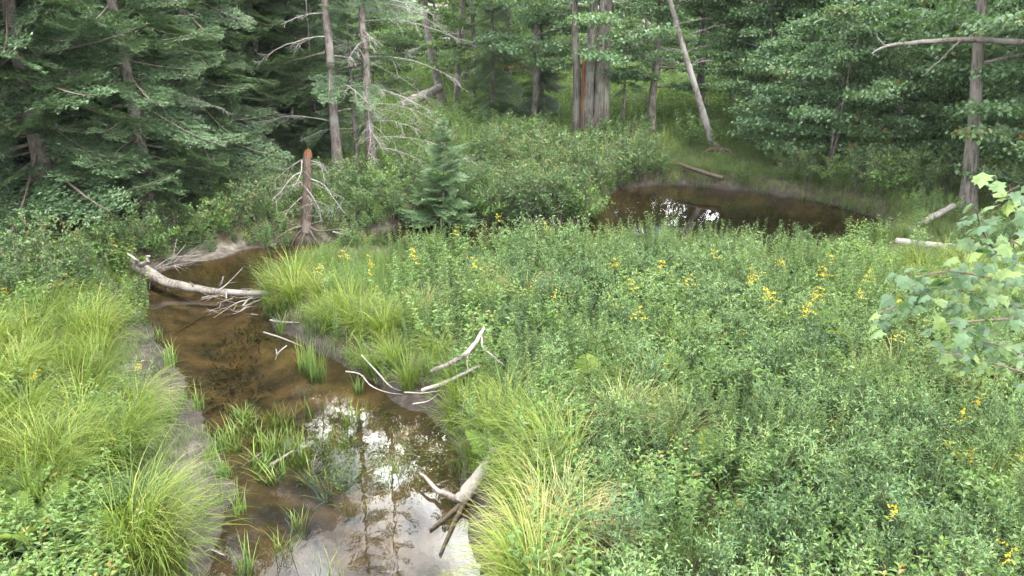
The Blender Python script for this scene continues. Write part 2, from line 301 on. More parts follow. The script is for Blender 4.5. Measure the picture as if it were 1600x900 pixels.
def axis(lo, hi, step, ext_lo, ext_hi):
    a = list(np.arange(lo, hi + 1e-6, step)); s = step; x = a[-1]
    while x < ext_hi: s *= 1.22; x += s; a.append(x)
    s = step; x = a[0]; pre = []
    while x > ext_lo: s *= 1.22; x -= s; pre.append(x)
    return np.array(pre[::-1] + a)
gx = axis(-10, 15, 0.1, -600, 600); gy = axis(4.5, 26, 0.1, -200, 900)
GX, GY = np.meshgrid(gx, gy); GZ = height(GX, GY)
ny, nx = GX.shape; I = (np.arange(ny - 1)[:, None] * nx + np.arange(nx - 1)[None]).reshape(-1, 1)
mb = MB(); mb.add(np.stack([GX, GY, GZ], -1).reshape(-1, 3), np.hstack([I, I + 1, I + nx + 1, I + nx]))
def ground_mat():
    m, n, l, o = newmat('ground_soil'); ge = n.new('ShaderNodeNewGeometry'); sp = n.new('ShaderNodeSeparateXYZ'); l.new(ge.outputs['Position'], sp.inputs[0])
    def noise(s, d=6, rgh=0.6):
        q = n.new('ShaderNodeTexNoise'); q.inputs['Scale'].default_value = s; q.inputs['Detail'].default_value = d; q.inputs['Roughness'].default_value = rgh
        l.new(ge.outputs['Position'], q.inputs['Vector']); return q
    def mix(f, a, b):
        q = n.new('ShaderNodeMixRGB'); l.new(f, q.inputs[0]); l.new(a, q.inputs[1]); l.new(b, q.inputs[2]); return q.outputs[0]
    n1, n2, n3, n4 = noise(1.1, 7), noise(7, 6), noise(40, 4), noise(2.3, 5, 0.7)
    bed = ramp(n, [(0.36, (0.012, 0.011, 0.007)), (0.46, (0.034, 0.028, 0.016)), (0.58, (0.066, 0.05, 0.025)), (0.75, (0.11, 0.084, 0.046))]); l.new(n4.outputs[0], bed.inputs[0])
    dry = ramp(n, [(0.3, (0.045, 0.038, 0.03)), (0.5, (0.095, 0.081, 0.064)), (0.75, (0.18, 0.158, 0.13))]); l.new(n2.outputs[0], dry.inputs[0])
    mud = ramp(n, [(0.3, (0.016, 0.012, 0.009)), (0.5, (0.034, 0.027, 0.02)), (0.75, (0.075, 0.063, 0.05))]); l.new(n2.outputs[0], mud.inputs[0])
    sa = n.new('ShaderNodeAttribute'); sa.attribute_name = 'sand'
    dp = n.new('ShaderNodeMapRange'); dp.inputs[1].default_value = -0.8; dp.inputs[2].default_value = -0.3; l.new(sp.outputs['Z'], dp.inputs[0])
    depth_shade = n.new('ShaderNodeMixRGB'); depth_shade.inputs[1].default_value = (0.018, 0.013, 0.008, 1); l.new(dp.outputs[0], depth_shade.inputs[0]); l.new(bed.outputs[0], depth_shade.inputs[2]); bed = depth_shade  # bed colour darkens with depth, painting in the light absorbed by deeper water
    sand = n.new('ShaderNodeMixRGB'); l.new(sa.outputs['Fac'], sand.inputs[0]); l.new(mud.outputs[0], sand.inputs[1]); l.new(dry.outputs[0], sand.inputs[2])
    soil = ramp(n, [(0.3, (0.018, 0.014, 0.009)), (0.5, (0.045, 0.036, 0.02)), (0.6, (0.05, 0.06, 0.022)), (0.8, (0.1, 0.08, 0.05))]); l.new(n2.outputs[0], soil.inputs[0])
    za = n.new('ShaderNodeMath'); za.operation = 'MULTIPLY_ADD'; za.inputs[1].default_value = 0.16; za.inputs[2].default_value = -0.08; l.new(n1.outputs[0], za.inputs[0])
    zz = n.new('ShaderNodeMath'); zz.operation = 'ADD'; l.new(sp.outputs['Z'], zz.inputs[0]); l.new(za.outputs[0], zz.inputs[1])
    f1 = n.new('ShaderNodeMapRange'); f1.inputs[1].default_value = 0.1; f1.inputs[2].default_value = 0.2; l.new(zz.outputs[0], f1.inputs[0])
    f0 = n.new('ShaderNodeMapRange'); f0.inputs[1].default_value = -0.06; f0.inputs[2].default_value = 0.02; l.new(sp.outputs['Z'], f0.inputs[0])
    wz = n.new('ShaderNodeMapRange'); wz.inputs[1].default_value = 0.0; wz.inputs[2].default_value = 0.07; wz.inputs[3].default_value = 0.5; wz.inputs[4].default_value = 1.0; l.new(zz.outputs[0], wz.inputs[0])
    wet = n.new('ShaderNodeMixRGB'); wet.blend_type = 'MULTIPLY'; wet.inputs[0].default_value = 1; l.new(sand.outputs[0], wet.inputs[1]); l.new(wz.outputs[0], wet.inputs[2]); sand = wet
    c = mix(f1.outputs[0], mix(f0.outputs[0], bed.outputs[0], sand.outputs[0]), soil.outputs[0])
    p = n.new('ShaderNodeBsdfPrincipled'); p.inputs['Roughness'].default_value = 0.85; p.inputs['Specular IOR Level'].default_value = 0.25; l.new(c, p.inputs['Base Color'])
    ad = n.new('ShaderNodeMath'); ad.operation = 'ADD'; l.new(n3.outputs[0], ad.inputs[0]); l.new(n2.outputs[0], ad.inputs[1])
    b = n.new('ShaderNodeBump'); b.inputs['Strength'].default_value = 0.6; b.inputs['Distance'].default_value = 0.03; l.new(ad.outputs[0], b.inputs['Height'])
    l.new(b.outputs[0], p.inputs['Normal']); l.new(p.outputs[0], o.inputs[0]); return m
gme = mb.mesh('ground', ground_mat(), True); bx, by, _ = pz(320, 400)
sandy = np.clip(sst(0.2, -0.2, GX - np.interp(GY, [-60, 5, 6, 8, 10, 12, 15, 16], [-1.4, -1.4, -1.6, -2.2, -3.2, -4.2, -5.2, -5.4])) * sst(13, 12, GY) * (.42 + .6 * wav(GX, GY, 1.7, 2, 8) + .25 * wav(GX, GY, 5, 1, 7)) + 1.3 * np.exp(-((GX - bx) ** 2 / 2.0 + (GY - by) ** 2 / 1.0)), 0, 1)
at_ = gme.attributes.new('sand', 'FLOAT', 'POINT'); at_.data.foreach_set('value', sandy.astype(np.float32).ravel())
ground = obj('ground', gme); ground['kind'] = 'structure'

def water_mat():
    m, n, l, o = newmat('stream_water'); ge = n.new('ShaderNodeNewGeometry')
    mp = n.new('ShaderNodeMapping'); mp.inputs['Scale'].default_value = (1, 0.55, 1); l.new(ge.outputs['Position'], mp.inputs[0])
    a = n.new('ShaderNodeTexNoise'); a.inputs['Scale'].default_value = 2.2; a.inputs['Detail'].default_value = 3; l.new(mp.outputs[0], a.inputs['Vector'])
    b_ = n.new('ShaderNodeTexNoise'); b_.inputs['Scale'].default_value = 14; b_.inputs['Detail'].default_value = 2; l.new(mp.outputs[0], b_.inputs['Vector'])
    ma = n.new('ShaderNodeMath'); ma.operation = 'MULTIPLY_ADD'; ma.inputs[1].default_value = 0.14; l.new(b_.outputs[0], ma.inputs[0]); l.new(a.outputs[0], ma.inputs[2])
    bp = n.new('ShaderNodeBump'); bp.inputs['Strength'].default_value = 0.055; bp.inputs['Distance'].default_value = 0.05; l.new(ma.outputs[0], bp.inputs['Height'])
    fr = n.new('ShaderNodeFresnel'); fr.inputs[0].default_value = 1.5; l.new(bp.outputs[0], fr.inputs['Normal'])
    t = n.new('ShaderNodeBsdfTransparent'); t.inputs[0].default_value = (0.88, 0.8, 0.64, 1)
    g = n.new('ShaderNodeBsdfGlossy'); g.inputs['Roughness'].default_value = 0.015; l.new(bp.outputs[0], g.inputs['Normal'])
    x = n.new('ShaderNodeMixShader'); l.new(fr.outputs[0], x.inputs[0]); l.new(t.outputs[0], x.inputs[1]); l.new(g.outputs[0], x.inputs[2]); l.new(x.outputs[0], o.inputs[0]); return m
mb = MB(); wx0, wx1, wy0, wy1 = POLY[:, 0].min() - .6, POLY[:, 0].max() + .6, -58, POLY[:, 1].max() + .6
mb.add([(wx0, wy0, 0), (wx1, wy0, 0), (wx1, wy1, 0), (wx0, wy1, 0)], [[0, 1, 2, 3]])
water = obj('stream_water', mb.mesh('stream_water', water_mat())); water['kind'] = 'structure'

# ------------------------------------------------------------------ plant templates
def rotz(a): c, s = cos(a), sin(a); return np.array([[c, -s, 0], [s, c, 0], [0, 0, 1.]])
def roty(a): c, s = cos(a), sin(a); return np.array([[c, 0, s], [0, 1, 0], [-s, 0, c]])
def rotx(a): c, s = cos(a), sin(a); return np.array([[1, 0, 0], [0, c, -s], [0, s, c]])

def fir_branch(rng, L=1.8, coarse=False, droop=0.2, dens=1.0):
    """flat spray along +X; needles as slim triangles in a plane"""
    mb = MB(); segs = []
    def main(t): return np.array([L * t, 0, -droop * L * (t ** 1.3) + 0.16 * L * t ** 3])
    ax = np.array([main(t) for t in np.linspace(0, 1, 6)])
    add_tube(mb, ax, np.linspace(0.012, 0.003, 6) * L, 3, v=0.3, m=1, cap=False)
    ns = int((16 if coarse else 22) * dens)
    for i in range(ns):
        t = 0.16 + 0.84 * (i + rng.uniform(-.3, .3)) / ns; t = min(max(t, .1), .99)
        for s in (-1, 1):
            if rng.random() < 0.1: continue
            l = L * (0.42 * (1 - t) ** 0.8 + 0.06) * rng.uniform(0.65, 1.1) * min(1, 0.45 + 2 * t)
            an = s * R(rng.uniform(42, 62)); d = np.array([cos(an), sin(an), rng.uniform(-0.22, 0.06)])
            p0 = main(t); p1 = p0 + d * l; segs.append((p0, p1, t))
            if l > 0.16:
                k = int(l / (0.11 if coarse else 0.075))
                for j in range(k):
                    u = 0.25 + 0.7 * (j + rng.random() * .6) / k; l2 = l * (0.42 * (1 - u) + 0.1)
                    a2 = an + (1 if j % 2 else -1) * R(rng.uniform(38, 55)); d2 = np.array([cos(a2), sin(a2), rng.uniform(-.2, .1)])
                    q = p0 + d * l * u; segs.append((q, q + d2 * l2, 0.3 + t * .7))
    segs.append((main(0.9), main(1.0), 1.0))
    sp = 0.075 if coarse else 0.03; PP = []; DD = []; VV = []
    for a, b, t in segs:
        ln = np.linalg.norm(b - a); k = max(2, int(ln / sp)); u = np.linspace(0.04, 1, k); dr = (b - a) / ln
        side = nrm(np.cross([0, 0, 1], dr)); pts = a + (b - a) * u[:, None]
        for s in (-1, 1):
            PP.append(pts + rng.normal(0, 0.004, pts.shape)); DD.append(np.tile(dr * 0.8 + side * s * 0.75 + np.array([0, 0, 0.22]), (k, 1)) + rng.normal(0, 0.2, pts.shape))
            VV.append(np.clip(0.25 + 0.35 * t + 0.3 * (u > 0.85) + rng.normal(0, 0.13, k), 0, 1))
    P = np.concatenate(PP); D = nrm(np.concatenate(DD)); V_ = np.concatenate(VV); n = len(P)
    S = nrm(np.cross(D, np.array([0, 0, 1.]) + rng.normal(0, 0.3, (n, 3)))); nl = 0.085 if coarse else 0.052; nw = 0.04 if coarse else 0.019
    V = np.stack([P - S * nw / 2, P + S * nw / 2, P + D * nl * rng.uniform(.7, 1.2, (n, 1))], 1).reshape(-1, 3)
    mb.add(V, np.arange(n * 3).reshape(-1, 3), V_, 0); return mb

def dead_branch(rng, L=1.5, nt=9, r=0.012, droop=0.35, sub=True):
    mb = MB(); k = 8; t = np.linspace(0, 1, k); w_ = np.cumsum(rng.normal(0, 0.03, (k, 3)), 0) * L * 0.7
    ax = np.stack([L * t, 0 * t, 0.12 * L * t - droop * L * t ** 2], -1) + w_ * t[:, None]
    add_tube(mb, ax, np.linspace(r, r * 0.25, k), 4, v=.5, cap=False)
    for i in range(nt):
        u = rng.uniform(0.2, 0.97); p = np.array([np.interp(u, t, ax[:, q]) for q in range(3)])
        l = L * rng.uniform(0.12, 0.4) * (1.1 - u * .6); an = rng.choice([-1, 1]) * R(rng.uniform(25, 65))
        d = np.array([cos(an), sin(an), rng.uniform(-0.6, 0.15)]); q = np.array([p, p + d * l * .5 + [0, 0, .02 * l], p + d * l + [0, 0, -0.2 * l]])
        add_tube(mb, q, [r * .4, r * .28, r * .15], 3, cap=False)
        if sub:
            for j in range(3):
                b = p + d * l * rng.uniform(.3, .9); e = b + (d + rng.normal(0, .6, 3)) * l * .35; add_tube(mb, [b, e], [r * .22, r * .12], 3, cap=False)
    return mb

def trunk_path(rng, H, lean=(0, 0), k=14, wob=0.03):
    t = np.linspace(0, 1, k); w_ = np.cumsum(rng.normal(0, wob, (k, 2)), 0); w_ -= w_[0]
    return np.stack([lean[0] * H * t + w_[:, 0], lean[1] * H * t + w_[:, 1], H * t], -1)
def trunk_r(r, k=14, flare=0.5): t = np.linspace(0, 1, k); return r * (1 - 0.93 * t ** 1.1) * (1 + flare * np.exp(-t * k * 1.0))

def make_fir(seed, H=13, rb=2.3, z0=0.5, trunk_rad=0.15, green_from=0.0, bark='redbark', n_low=104, n_up=44, droop=0.2, dens=1.0, dead=10, split=6.5):
    rng = np.random.default_rng(seed); tp = trunk_path(rng, H, (rng.normal(0, .008), rng.normal(0, .008)), 18, 0.02)
    tm = MB(); add_tube(tm, tp - [0, 0, .1], trunk_r(trunk_rad, 18), 9, 0.05, rng)
    Lt = min(1.7, rb * .85); T_low = [fir_branch(rng, Lt, False, droop, dens) for _ in range(4)]; T_up = [fir_branch(rng, Lt, True, droop * .5) for _ in range(2)]
    cr = MB()
    def at(z): return np.array([np.interp(z, tp[:, 2], tp[:, 0]), np.interp(z, tp[:, 2], tp[:, 1]), z])
    def prof(z): return rb * min(1.0, ((H - z) / H) ** 0.75 * 1.12)
    def place(n, za, zb, TT, jit):
        for i in range(n):
            z = za + (zb - za) * (i + rng.random()) / n
            if z < green_from and rng.random() < 0.8: continue
            l = max(prof(z) * rng.uniform(0.7, 1.12), 0.15); a = i * 2.39996 + rng.normal(0, .35)
            pitch = R(np.interp(z / H, [0, 0.5, 1], [10, 0, -45])) + rng.normal(0, jit)
            cr.merge(TT[rng.integers(len(TT))], rotz(a) @ roty(pitch) @ rotx(rng.normal(0, .4)), at(z), l / Lt)
    sp = min(split, H * 0.98)
    place(n_low, z0, sp, T_low, 0.24)
    if H > sp + .5: place(n_up, sp, H - 0.15, T_up, 0.1)
    dm = MB()
    for i in range(dead):
        z = rng.uniform(0.4, min(5.5, H * .6)); a = rng.uniform(0, 6.28)
        dm.merge(dead_branch(rng, 1.6, 7, 0.010, .3), rotz(a), at(z), rng.uniform(.6, 1.1))
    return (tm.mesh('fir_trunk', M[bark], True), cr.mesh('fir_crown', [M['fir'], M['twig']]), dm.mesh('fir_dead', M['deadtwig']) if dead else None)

def make_decid(seed, H=12, rad=0.16, cb=2.0, cr_=2.6, n_limb=26, per=60, leaf=0.085, bark='bark', leafm='maple', lean=(0, 0), low=False, stems=1, spread=0.25, limb_up=0.45):
    rng = np.random.default_rng(seed); tm = MB(); lf = MB(); paths = []
    for s in range(stems):
        off = np.array([0, 0, 0.]) if stems == 1 else np.array([rng.normal(0, .12), rng.normal(0, .12), 0])
        ln = lean if stems == 1 else (lean[0] + rng.normal(0, spread * .5), lean[1] + rng.normal(0, spread * .5))
        h_ = H * (1 if s == 0 else rng.uniform(.7, 1)); tp = trunk_path(rng, h_, ln, 16, 0.035) + off
        add_tube(tm, tp - [0, 0, .12], trunk_r(rad * (1 if stems == 1 else rng.uniform(.6, 1)), 16), 9 if rad > .06 else 6, 0.07, rng); paths.append(tp)
    P = []; D = []; V_ = []
    for i in range(n_limb):
        tp = paths[i % stems]; h_ = tp[-1, 2]; u = (i + rng.random()) / n_limb; z = cb + (h_ * .97 - cb) * u
        o = np.array([np.interp(z, tp[:, 2], tp[:, q]) for q in range(3)]); a = i * 2.39996 + rng.normal(0, .4)
        ln = cr_ * (0.45 + 0.75 * sin(pi * min(1, 0.22 + 0.72 * u))) * rng.uniform(.65, 1.1); up = limb_up * rng.uniform(.4, 1.4) * (1 if u > .15 or not low else 0.2)
        dv = np.array([cos(a), sin(a), 0]); k = 6; t = np.linspace(0, 1, k)
        lp = o + dv * (ln * t)[:, None] + np.array([0, 0, 1.]) * (up * ln * (t - 0.55 * t * t))[:, None] + np.cumsum(rng.normal(0, .04, (k, 3)), 0) * ln * .4
        lr = rad * 0.32 * (1 - .5 * u); add_tube(tm, lp, np.linspace(lr, 0.006, k), 5, cap=False)
        nt_ = 9; bright = rng.normal(0, 0.1)
        for j in range(nt_):
            tt = 0.22 + 0.78 * (j + rng.random()) / nt_; q = np.array([np.interp(tt, t, lp[:, c]) for c in range(3)])
            b = a + rng.choice([-1, 1]) * R(rng.uniform(20, 75)); tl = ln * rng.uniform(.18, .36) * (1.2 - tt * .6)
            td = np.array([cos(b), sin(b), rng.uniform(-.25, .25)]); add_tube(tm, [q, q + td * tl], [0.006, 0.003], 3, cap=False)
            m_ = max(4, int(per / nt_ * rng.uniform(.6, 1.4))); w = rng.random(m_) ** .7
            pts = q + td * (tl * w)[:, None] + rng.normal(0, 1, (m_, 3)) * np.array([.17, .17, .06])
            dd = td * .5 + rng.normal(0, .6, (m_, 3)) + [0, 0, -.3]
            P.append(pts); D.append(dd); V_.append(np.clip(0.45 + bright + rng.normal(0, .17, m_), 0, 0.99))
    P = np.concatenate(P); D = np.concatenate(D); V_ = np.concatenate(V_); n = len(P)
    Nn = np.array([0, 0, 1.]) + rng.normal(0, .45, (n, 3)); L = leaf * rng.uniform(.7, 1.25, n)
    leaves(lf, P, D, Nn, L, L * .85, 0.18, V_)
    return tm.mesh('tree_trunk', M[bark], True), lf.mesh('tree_crown', M[leafm])

def tree_thing(name, meshes, label, cat='tree', group=None, loc=(0, 0, 0), rz=0, s=1.0):
    t = empty(name, loc, rz, s); obj('trunk', meshes[0], t); obj('crown', meshes[1], t)
    if len(meshes) > 2 and meshes[2]: obj('dead_branches', meshes[2], t)
    return tag(t, label, cat, group)

def make_shrub(seed, H=1.4, r=0.7, n_stem=14, per=70, leaf=0.065, wid=0.6, leafm='shrub'):
    rng = np.random.default_rng(seed); st = MB(); lf = MB(); P = []; D = []; V_ = []
    for i in range(n_stem):
        a = rng.uniform(0, 6.28); h = H * rng.uniform(.55, 1.08); o = r * rng.uniform(.1, 1); k = 5; t = np.linspace(0, 1, k)
        b = np.array([cos(a) * .08, sin(a) * .08, -0.05]); e = np.array([cos(a) * o, sin(a) * o, 0])
        sp = b + e * (t ** 1.4)[:, None] + np.array([0, 0, 1.]) * (h * t ** .85)[:, None] + np.cumsum(rng.normal(0, .02, (k, 3)), 0)
        add_tube(st, sp, np.linspace(.009, .003, k), 4, cap=False); br = rng.normal(0, .13)
        for j in range(7):
            tt = rng.uniform(.18, 1); q = np.array([np.interp(tt, t, sp[:, c]) for c in range(3)]); b2 = a + rng.normal(0, 1.3); tl = rng.uniform(.12, .32) * (H / 1.3) ** .5
            td = np.array([cos(b2), sin(b2), rng.uniform(-.1, .6)]); add_tube(st, [q, q + td * tl], [.004, .002], 3, cap=False)
            m_ = per // 7; w = rng.random(m_); P.append(q + td * (tl * w)[:, None] + rng.normal(0, .035, (m_, 3))); D.append(td * .5 + rng.normal(0, .65, (m_, 3)))
            V_.append(np.clip(.42 + br + .15 * tt + rng.normal(0, .16, m_), 0, .99))
    P = np.concatenate(P); D = np.concatenate(D); V_ = np.concatenate(V_); n = len(P); L = leaf * rng.uniform(.65, 1.25, n)
    leaves(lf, P, D, np.array([0, 0, 1.]) + rng.normal(0, .4, (n, 3)), L, L * wid, .2, V_)
    return st.mesh('shrub_stems', M['twig']), lf.mesh('shrub_foliage', M[leafm])

def herb_mesh(name, seed, n_stem=6, H=0.85, r=0.2, per=44, leaf=0.085, wid=0.2, leafm='golden', flower=0, up=0.55, tip=True):
    rng = np.random.default_rng(seed); mb = MB()
    for i in range(n_stem):
        a = rng.uniform(0, 6.28); o = r * rng.random() ** .6; h = H * rng.uniform(.72, 1.08); ln = rng.normal(0, .13, 2) + np.array([cos(a), sin(a)]) * .12
        b = np.array([cos(a) * o, sin(a) * o, -0.04]); t = np.linspace(0, 1, 4)
        sp = b + np.stack([ln[0] * h * t ** 1.5, ln[1] * h * t ** 1.5, h * t], -1); add_tube(mb, sp, np.linspace(.0045, .002, 4), 3, v=.4, m=1, cap=False)
        k = per; u = np.linspace(.12, 1, k) + rng.normal(0, .015, k); q = np.stack([np.interp(u, t, sp[:, c]) for c in range(3)], -1)
        az = np.arange(k) * 2.4 + rng.uniform(0, 6) + rng.normal(0, .3, k); el = up * (0.35 + .9 * u) + rng.normal(0, .2, k)
        D = np.stack([np.cos(az) * np.cos(el), np.sin(az) * np.cos(el), np.sin(el)], -1)
        L = leaf * np.sin(pi * np.clip(.25 + .6 * u, 0, 1)) ** .6 * rng.uniform(.75, 1.2, k)
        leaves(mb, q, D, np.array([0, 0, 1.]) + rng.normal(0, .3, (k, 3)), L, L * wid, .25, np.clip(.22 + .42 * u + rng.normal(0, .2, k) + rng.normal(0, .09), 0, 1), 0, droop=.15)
        if flower and rng.random() < flower:
            top = sp[-1]
            for j in range(rng.integers(5, 9)):
                z = rng.uniform(-.17, .02); aa = rng.uniform(0, 6.28); l2 = rng.uniform(.05, .12) * (1 - z * 2)
                m_ = 10; w = rng.random(m_); p = top + np.array([0, 0, z]) + np.array([cos(aa), sin(aa), .35]) * (l2 * w)[:, None] - np.array([0, 0, 1]) * (l2 * .35 * w ** 2)[:, None]
                leaves(mb, p, rng.normal(0, 1, (m_, 3)) + [0, 0, .6], rng.normal(0, 1, (m_, 3)), .017, .015, .2, rng.random(m_), 2)
    return mb.mesh(name, [M[leafm], M['stem'], M['flower']])

def tussock_mesh(name, seed, n=170, L=0.8, r=0.12, wind=(0, 0), mat='sedge', wd=0.0105, bend=1.9, lean0=0.15, v0=0.5):
    rng = np.random.default_rng(seed); mb = MB(); a = rng.uniform(0, 6.28, n); o = r * rng.random(n) ** .5
    P = np.stack([np.cos(a) * o, np.sin(a) * o, np.full(n, -.03)], -1)
    hx = np.cos(a) + wind[0] + rng.normal(0, .35, n); hy = np.sin(a) + wind[1] + rng.normal(0, .35, n); az = np.arctan2(hy, hx)
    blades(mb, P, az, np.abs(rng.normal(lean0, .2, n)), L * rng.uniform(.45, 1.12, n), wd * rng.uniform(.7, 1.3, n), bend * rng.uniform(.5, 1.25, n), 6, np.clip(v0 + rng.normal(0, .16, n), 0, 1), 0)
    return mb.mesh(name, [M[mat]])
def grass_mesh(name, seed, n=40, L=0.35, r=0.2, mat='grass', wd=.006, bend=1.0, v0=.5, lean=.2):
    rng = np.random.default_rng(seed); mb = MB(); a = rng.uniform(0, 6.28, n); o = r * rng.random(n) ** .5
    P = np.stack([np.cos(a) * o, np.sin(a) * o, np.full(n, -.03)], -1)
    blades(mb, P, rng.uniform(0, 6.28, n), np.abs(rng.normal(lean, .15, n)), L * rng.uniform(.5, 1.15, n), wd * rng.uniform(.7, 1.3, n), bend * rng.uniform(.3, 1.2, n), 4, np.clip(v0 + rng.normal(0, .18, n), 0, 1))
    return mb.mesh(name, [M[mat]])
def frond_mesh(name, seed, L=0.6, mat='fern', wid=0.3):
    rng = np.random.default_rng(seed); mb = MB(); k = 26; t = np.linspace(0, 1, 9)
    f = lambda t: np.stack([L * .78 * t, 0 * t, L * (.75 * t - .52 * t * t)], -1)
    add_tube(mb, f(t), np.linspace(.004, .0015, 9), 3, v=.4, m=1, cap=False); u = np.linspace(.2, .99, k); q = f(u)
    for s in (-1, 1):
        l = L * wid * np.sin(pi * np.clip(.18 + .8 * u, 0, 1)) ** .8 + .01
        D = np.stack([np.full(k, .35), np.full(k, s * 1.0), rng.normal(-.12, .1, k)], -1)
        leaves(mb, q, D, np.tile([-.3, 0, 1.], (k, 1)), l, np.minimum(l * .33, .034), .15, np.clip(.5 + rng.normal(0, .14, k), 0, 1), droop=.18)
    return mb.mesh(name, [M[mat], M['stem']])

# scatter of uncountable plants: points carrying rotation, scale and template index, instanced on a mesh
def swell(P): return .9 + .32 * wav(P[:, 0], P[:, 1], 1.05, 3, 9)
def scatter(name, label, cat, P, templates, rng, smin=.8, smax=1.2, tilt=.1, mod=False):
    P = np.asarray(P, float)
    if len(P) == 0: return None
    c = bpy.data.collections.new(name + '_sources')
    for i, me in enumerate(templates):
        o = bpy.data.objects.new('%s_source_%02d' % (name, i), me); c.objects.link(o)
    me = bpy.data.meshes.new(name); me.vertices.add(len(P)); me.vertices.foreach_set('co', P.astype(np.float32).ravel()); n = len(P)
    a = me.attributes.new('rot', 'FLOAT_VECTOR', 'POINT'); a.data.foreach_set('vector', np.stack([rng.normal(0, tilt, n), rng.normal(0, tilt, n), rng.uniform(0, 6.28, n)], -1).astype(np.float32).ravel())
    a = me.attributes.new('scl', 'FLOAT', 'POINT'); a.data.foreach_set('value', (rng.uniform(smin, smax, n) * (swell(P) if mod else 1)).astype(np.float32))
    a = me.attributes.new('idx', 'INT', 'POINT'); a.data.foreach_set('value', rng.integers(0, len(templates), n).astype(np.int32))
    ng = bpy.data.node_groups.new(name + '_scatter', 'GeometryNodeTree'); ng.interface.new_socket('Geometry', in_out='INPUT', socket_type='NodeSocketGeometry'); ng.interface.new_socket('Geometry', in_out='OUTPUT', socket_type='NodeSocketGeometry')
    gi = ng.nodes.new('NodeGroupInput'); go = ng.nodes.new('NodeGroupOutput'); ip = ng.nodes.new('GeometryNodeInstanceOnPoints'); ci = ng.nodes.new('GeometryNodeCollectionInfo')
    ci.inputs['Collection'].default_value = c; ci.inputs['Separate Children'].default_value = True; ci.inputs['Reset Children'].default_value = True
    def na(t, nm):
        q = ng.nodes.new('GeometryNodeInputNamedAttribute'); q.data_type = t; q.inputs['Name'].default_value = nm; return q.outputs['Attribute']
    ng.links.new(gi.outputs[0], ip.inputs['Points']); ng.links.new(ci.outputs[0], ip.inputs['Instance']); ip.inputs['Pick Instance'].default_value = True
    ng.links.new(na('INT', 'idx'), ip.inputs['Instance Index']); ng.links.new(na('FLOAT_VECTOR', 'rot'), ip.inputs['Rotation']); ng.links.new(na('FLOAT', 'scl'), ip.inputs['Scale'])
    ng.links.new(ip.outputs[0], go.inputs[0])
    o = obj(name, me); md = o.modifiers.new('scatter', 'NODES'); md.node_group = ng
    return tag(o, label, cat, kind='stuff')
def individuals(name, label, cat, group, P, templates, rng, smin=.8, smax=1.2, tilt=.08, mod=False):
    sw = swell(P) if mod and len(P) else np.ones(len(P))
    for p, w_ in zip(P, sw):
        o = obj(name, templates[rng.integers(len(templates))], None, p); s = rng.uniform(smin, smax) * w_; o.scale = (s, s, s)
        o.rotation_euler = (rng.normal(0, tilt), rng.normal(0, tilt), rng.uniform(0, 6.28)); tag(o, label, cat, group)
def on_ground(XY): XY = np.asarray(XY, float); return np.column_stack([XY, height(XY[:, 0], XY[:, 1])])
def in_view(P, m=60):
    P = np.asarray(P, float); d = P - [0, 0, CAMZ]; dep = d[:, 1] * cp - d[:, 2] * sp_; up = d[:, 1] * sp_ + d[:, 2] * cp
    x = 800 + F * d[:, 0] / np.maximum(dep, .1); y = 450 - F * up / np.maximum(dep, .1)
    return (dep > .5) & (x > -m) & (x < 1600 + m) & (y > -m * 2) & (y < 900 + m * 1.5), x, y
def jgrid(x0, x1, y0, y1, step, rng):
    X, Y = np.meshgrid(np.arange(x0, x1, step), np.arange(y0, y1, step)); X = X + rng.uniform(-.5, .5, X.shape) * step; Y = Y + rng.uniform(-.5, .5, Y.shape) * step
    return X.ravel(), Y.ravel()

# ------------------------------------------------------------------ trees
FIR = [make_fir(11, 13, 2.3, .5, .15), make_fir(12, 12, 2.1, .35, .13), make_fir(13, 14, 2.6, .7, .17)]
SPRUCE = make_fir(21, 14, 1.7, 1.2, .115, green_from=4.2, n_low=34, n_up=34, dead=0)
M_fir = M['fir']; M['fir'] = leaf_mat('young_spruce_needles', [(0, (0.035, 0.07, 0.028)), (0.5, (0.075, 0.135, 0.055)), (1, (0.16, 0.24, 0.11))], .2, .45, .4, .1)
SMALL = make_fir(31, 2.6, 1.0, .12, .04, n_low=110, n_up=0, droop=.05, dead=0)
M['fir'] = M_fir
SPARSE = make_fir(32, 4.6, 1.1, 1.6, .06, green_from=1.8, n_low=44, n_up=0, droop=.1, dead=3)
DARK = make_fir(33, 11, 1.7, .4, .14, n_low=90, n_up=34, droop=.25, dead=4)
MAP = [make_decid(41, 12, .17, 1.9, 2.9, 36, 700, .11, low=True), make_decid(42, 13, .15, 2.6, 2.7, 34, 640, .11, bark='pale'), make_decid(43, 11, .14, 1.2, 2.6, 36, 700, .11, low=True)]
UND = [make_decid(51, 5.5, .05, .5, 2.0, 26, 560, .1, low=True, stems=3, limb_up=.3), make_decid(52, 4.6, .045, .45, 1.8, 26, 520, .1, low=True, stems=3, limb_up=.3)]
FARM = [make_decid(61, 13, .16, .9, 3.2, 38, 520, .15, leafm='farleaf', low=True), make_decid(62, 14, .16, 1.3, 3.3, 40, 520, .15, leafm='farleaf', low=True)]
FARU = [make_decid(63, 5.5, .05, .3, 2.1, 26, 420, .13, leafm='farleaf', low=True, stems=3, limb_up=.3)]
rt = np.random.default_rng(77)
def put(name, meshes, pxy, label, group=None, s=1.0, rz=None, cat='tree', dz=0):
    p = gp(*pxy); p[2] += dz
    return tree_thing(name, meshes, label, cat, group, p, rt.uniform(0, 6.28) if rz is None else rz, s)
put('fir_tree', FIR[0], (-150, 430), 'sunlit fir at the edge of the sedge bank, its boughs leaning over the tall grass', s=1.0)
put('fir_tree', FIR[2], (95, 372), 'broad dark fir behind the yellow ferns with boughs down to the ground', s=1.05)
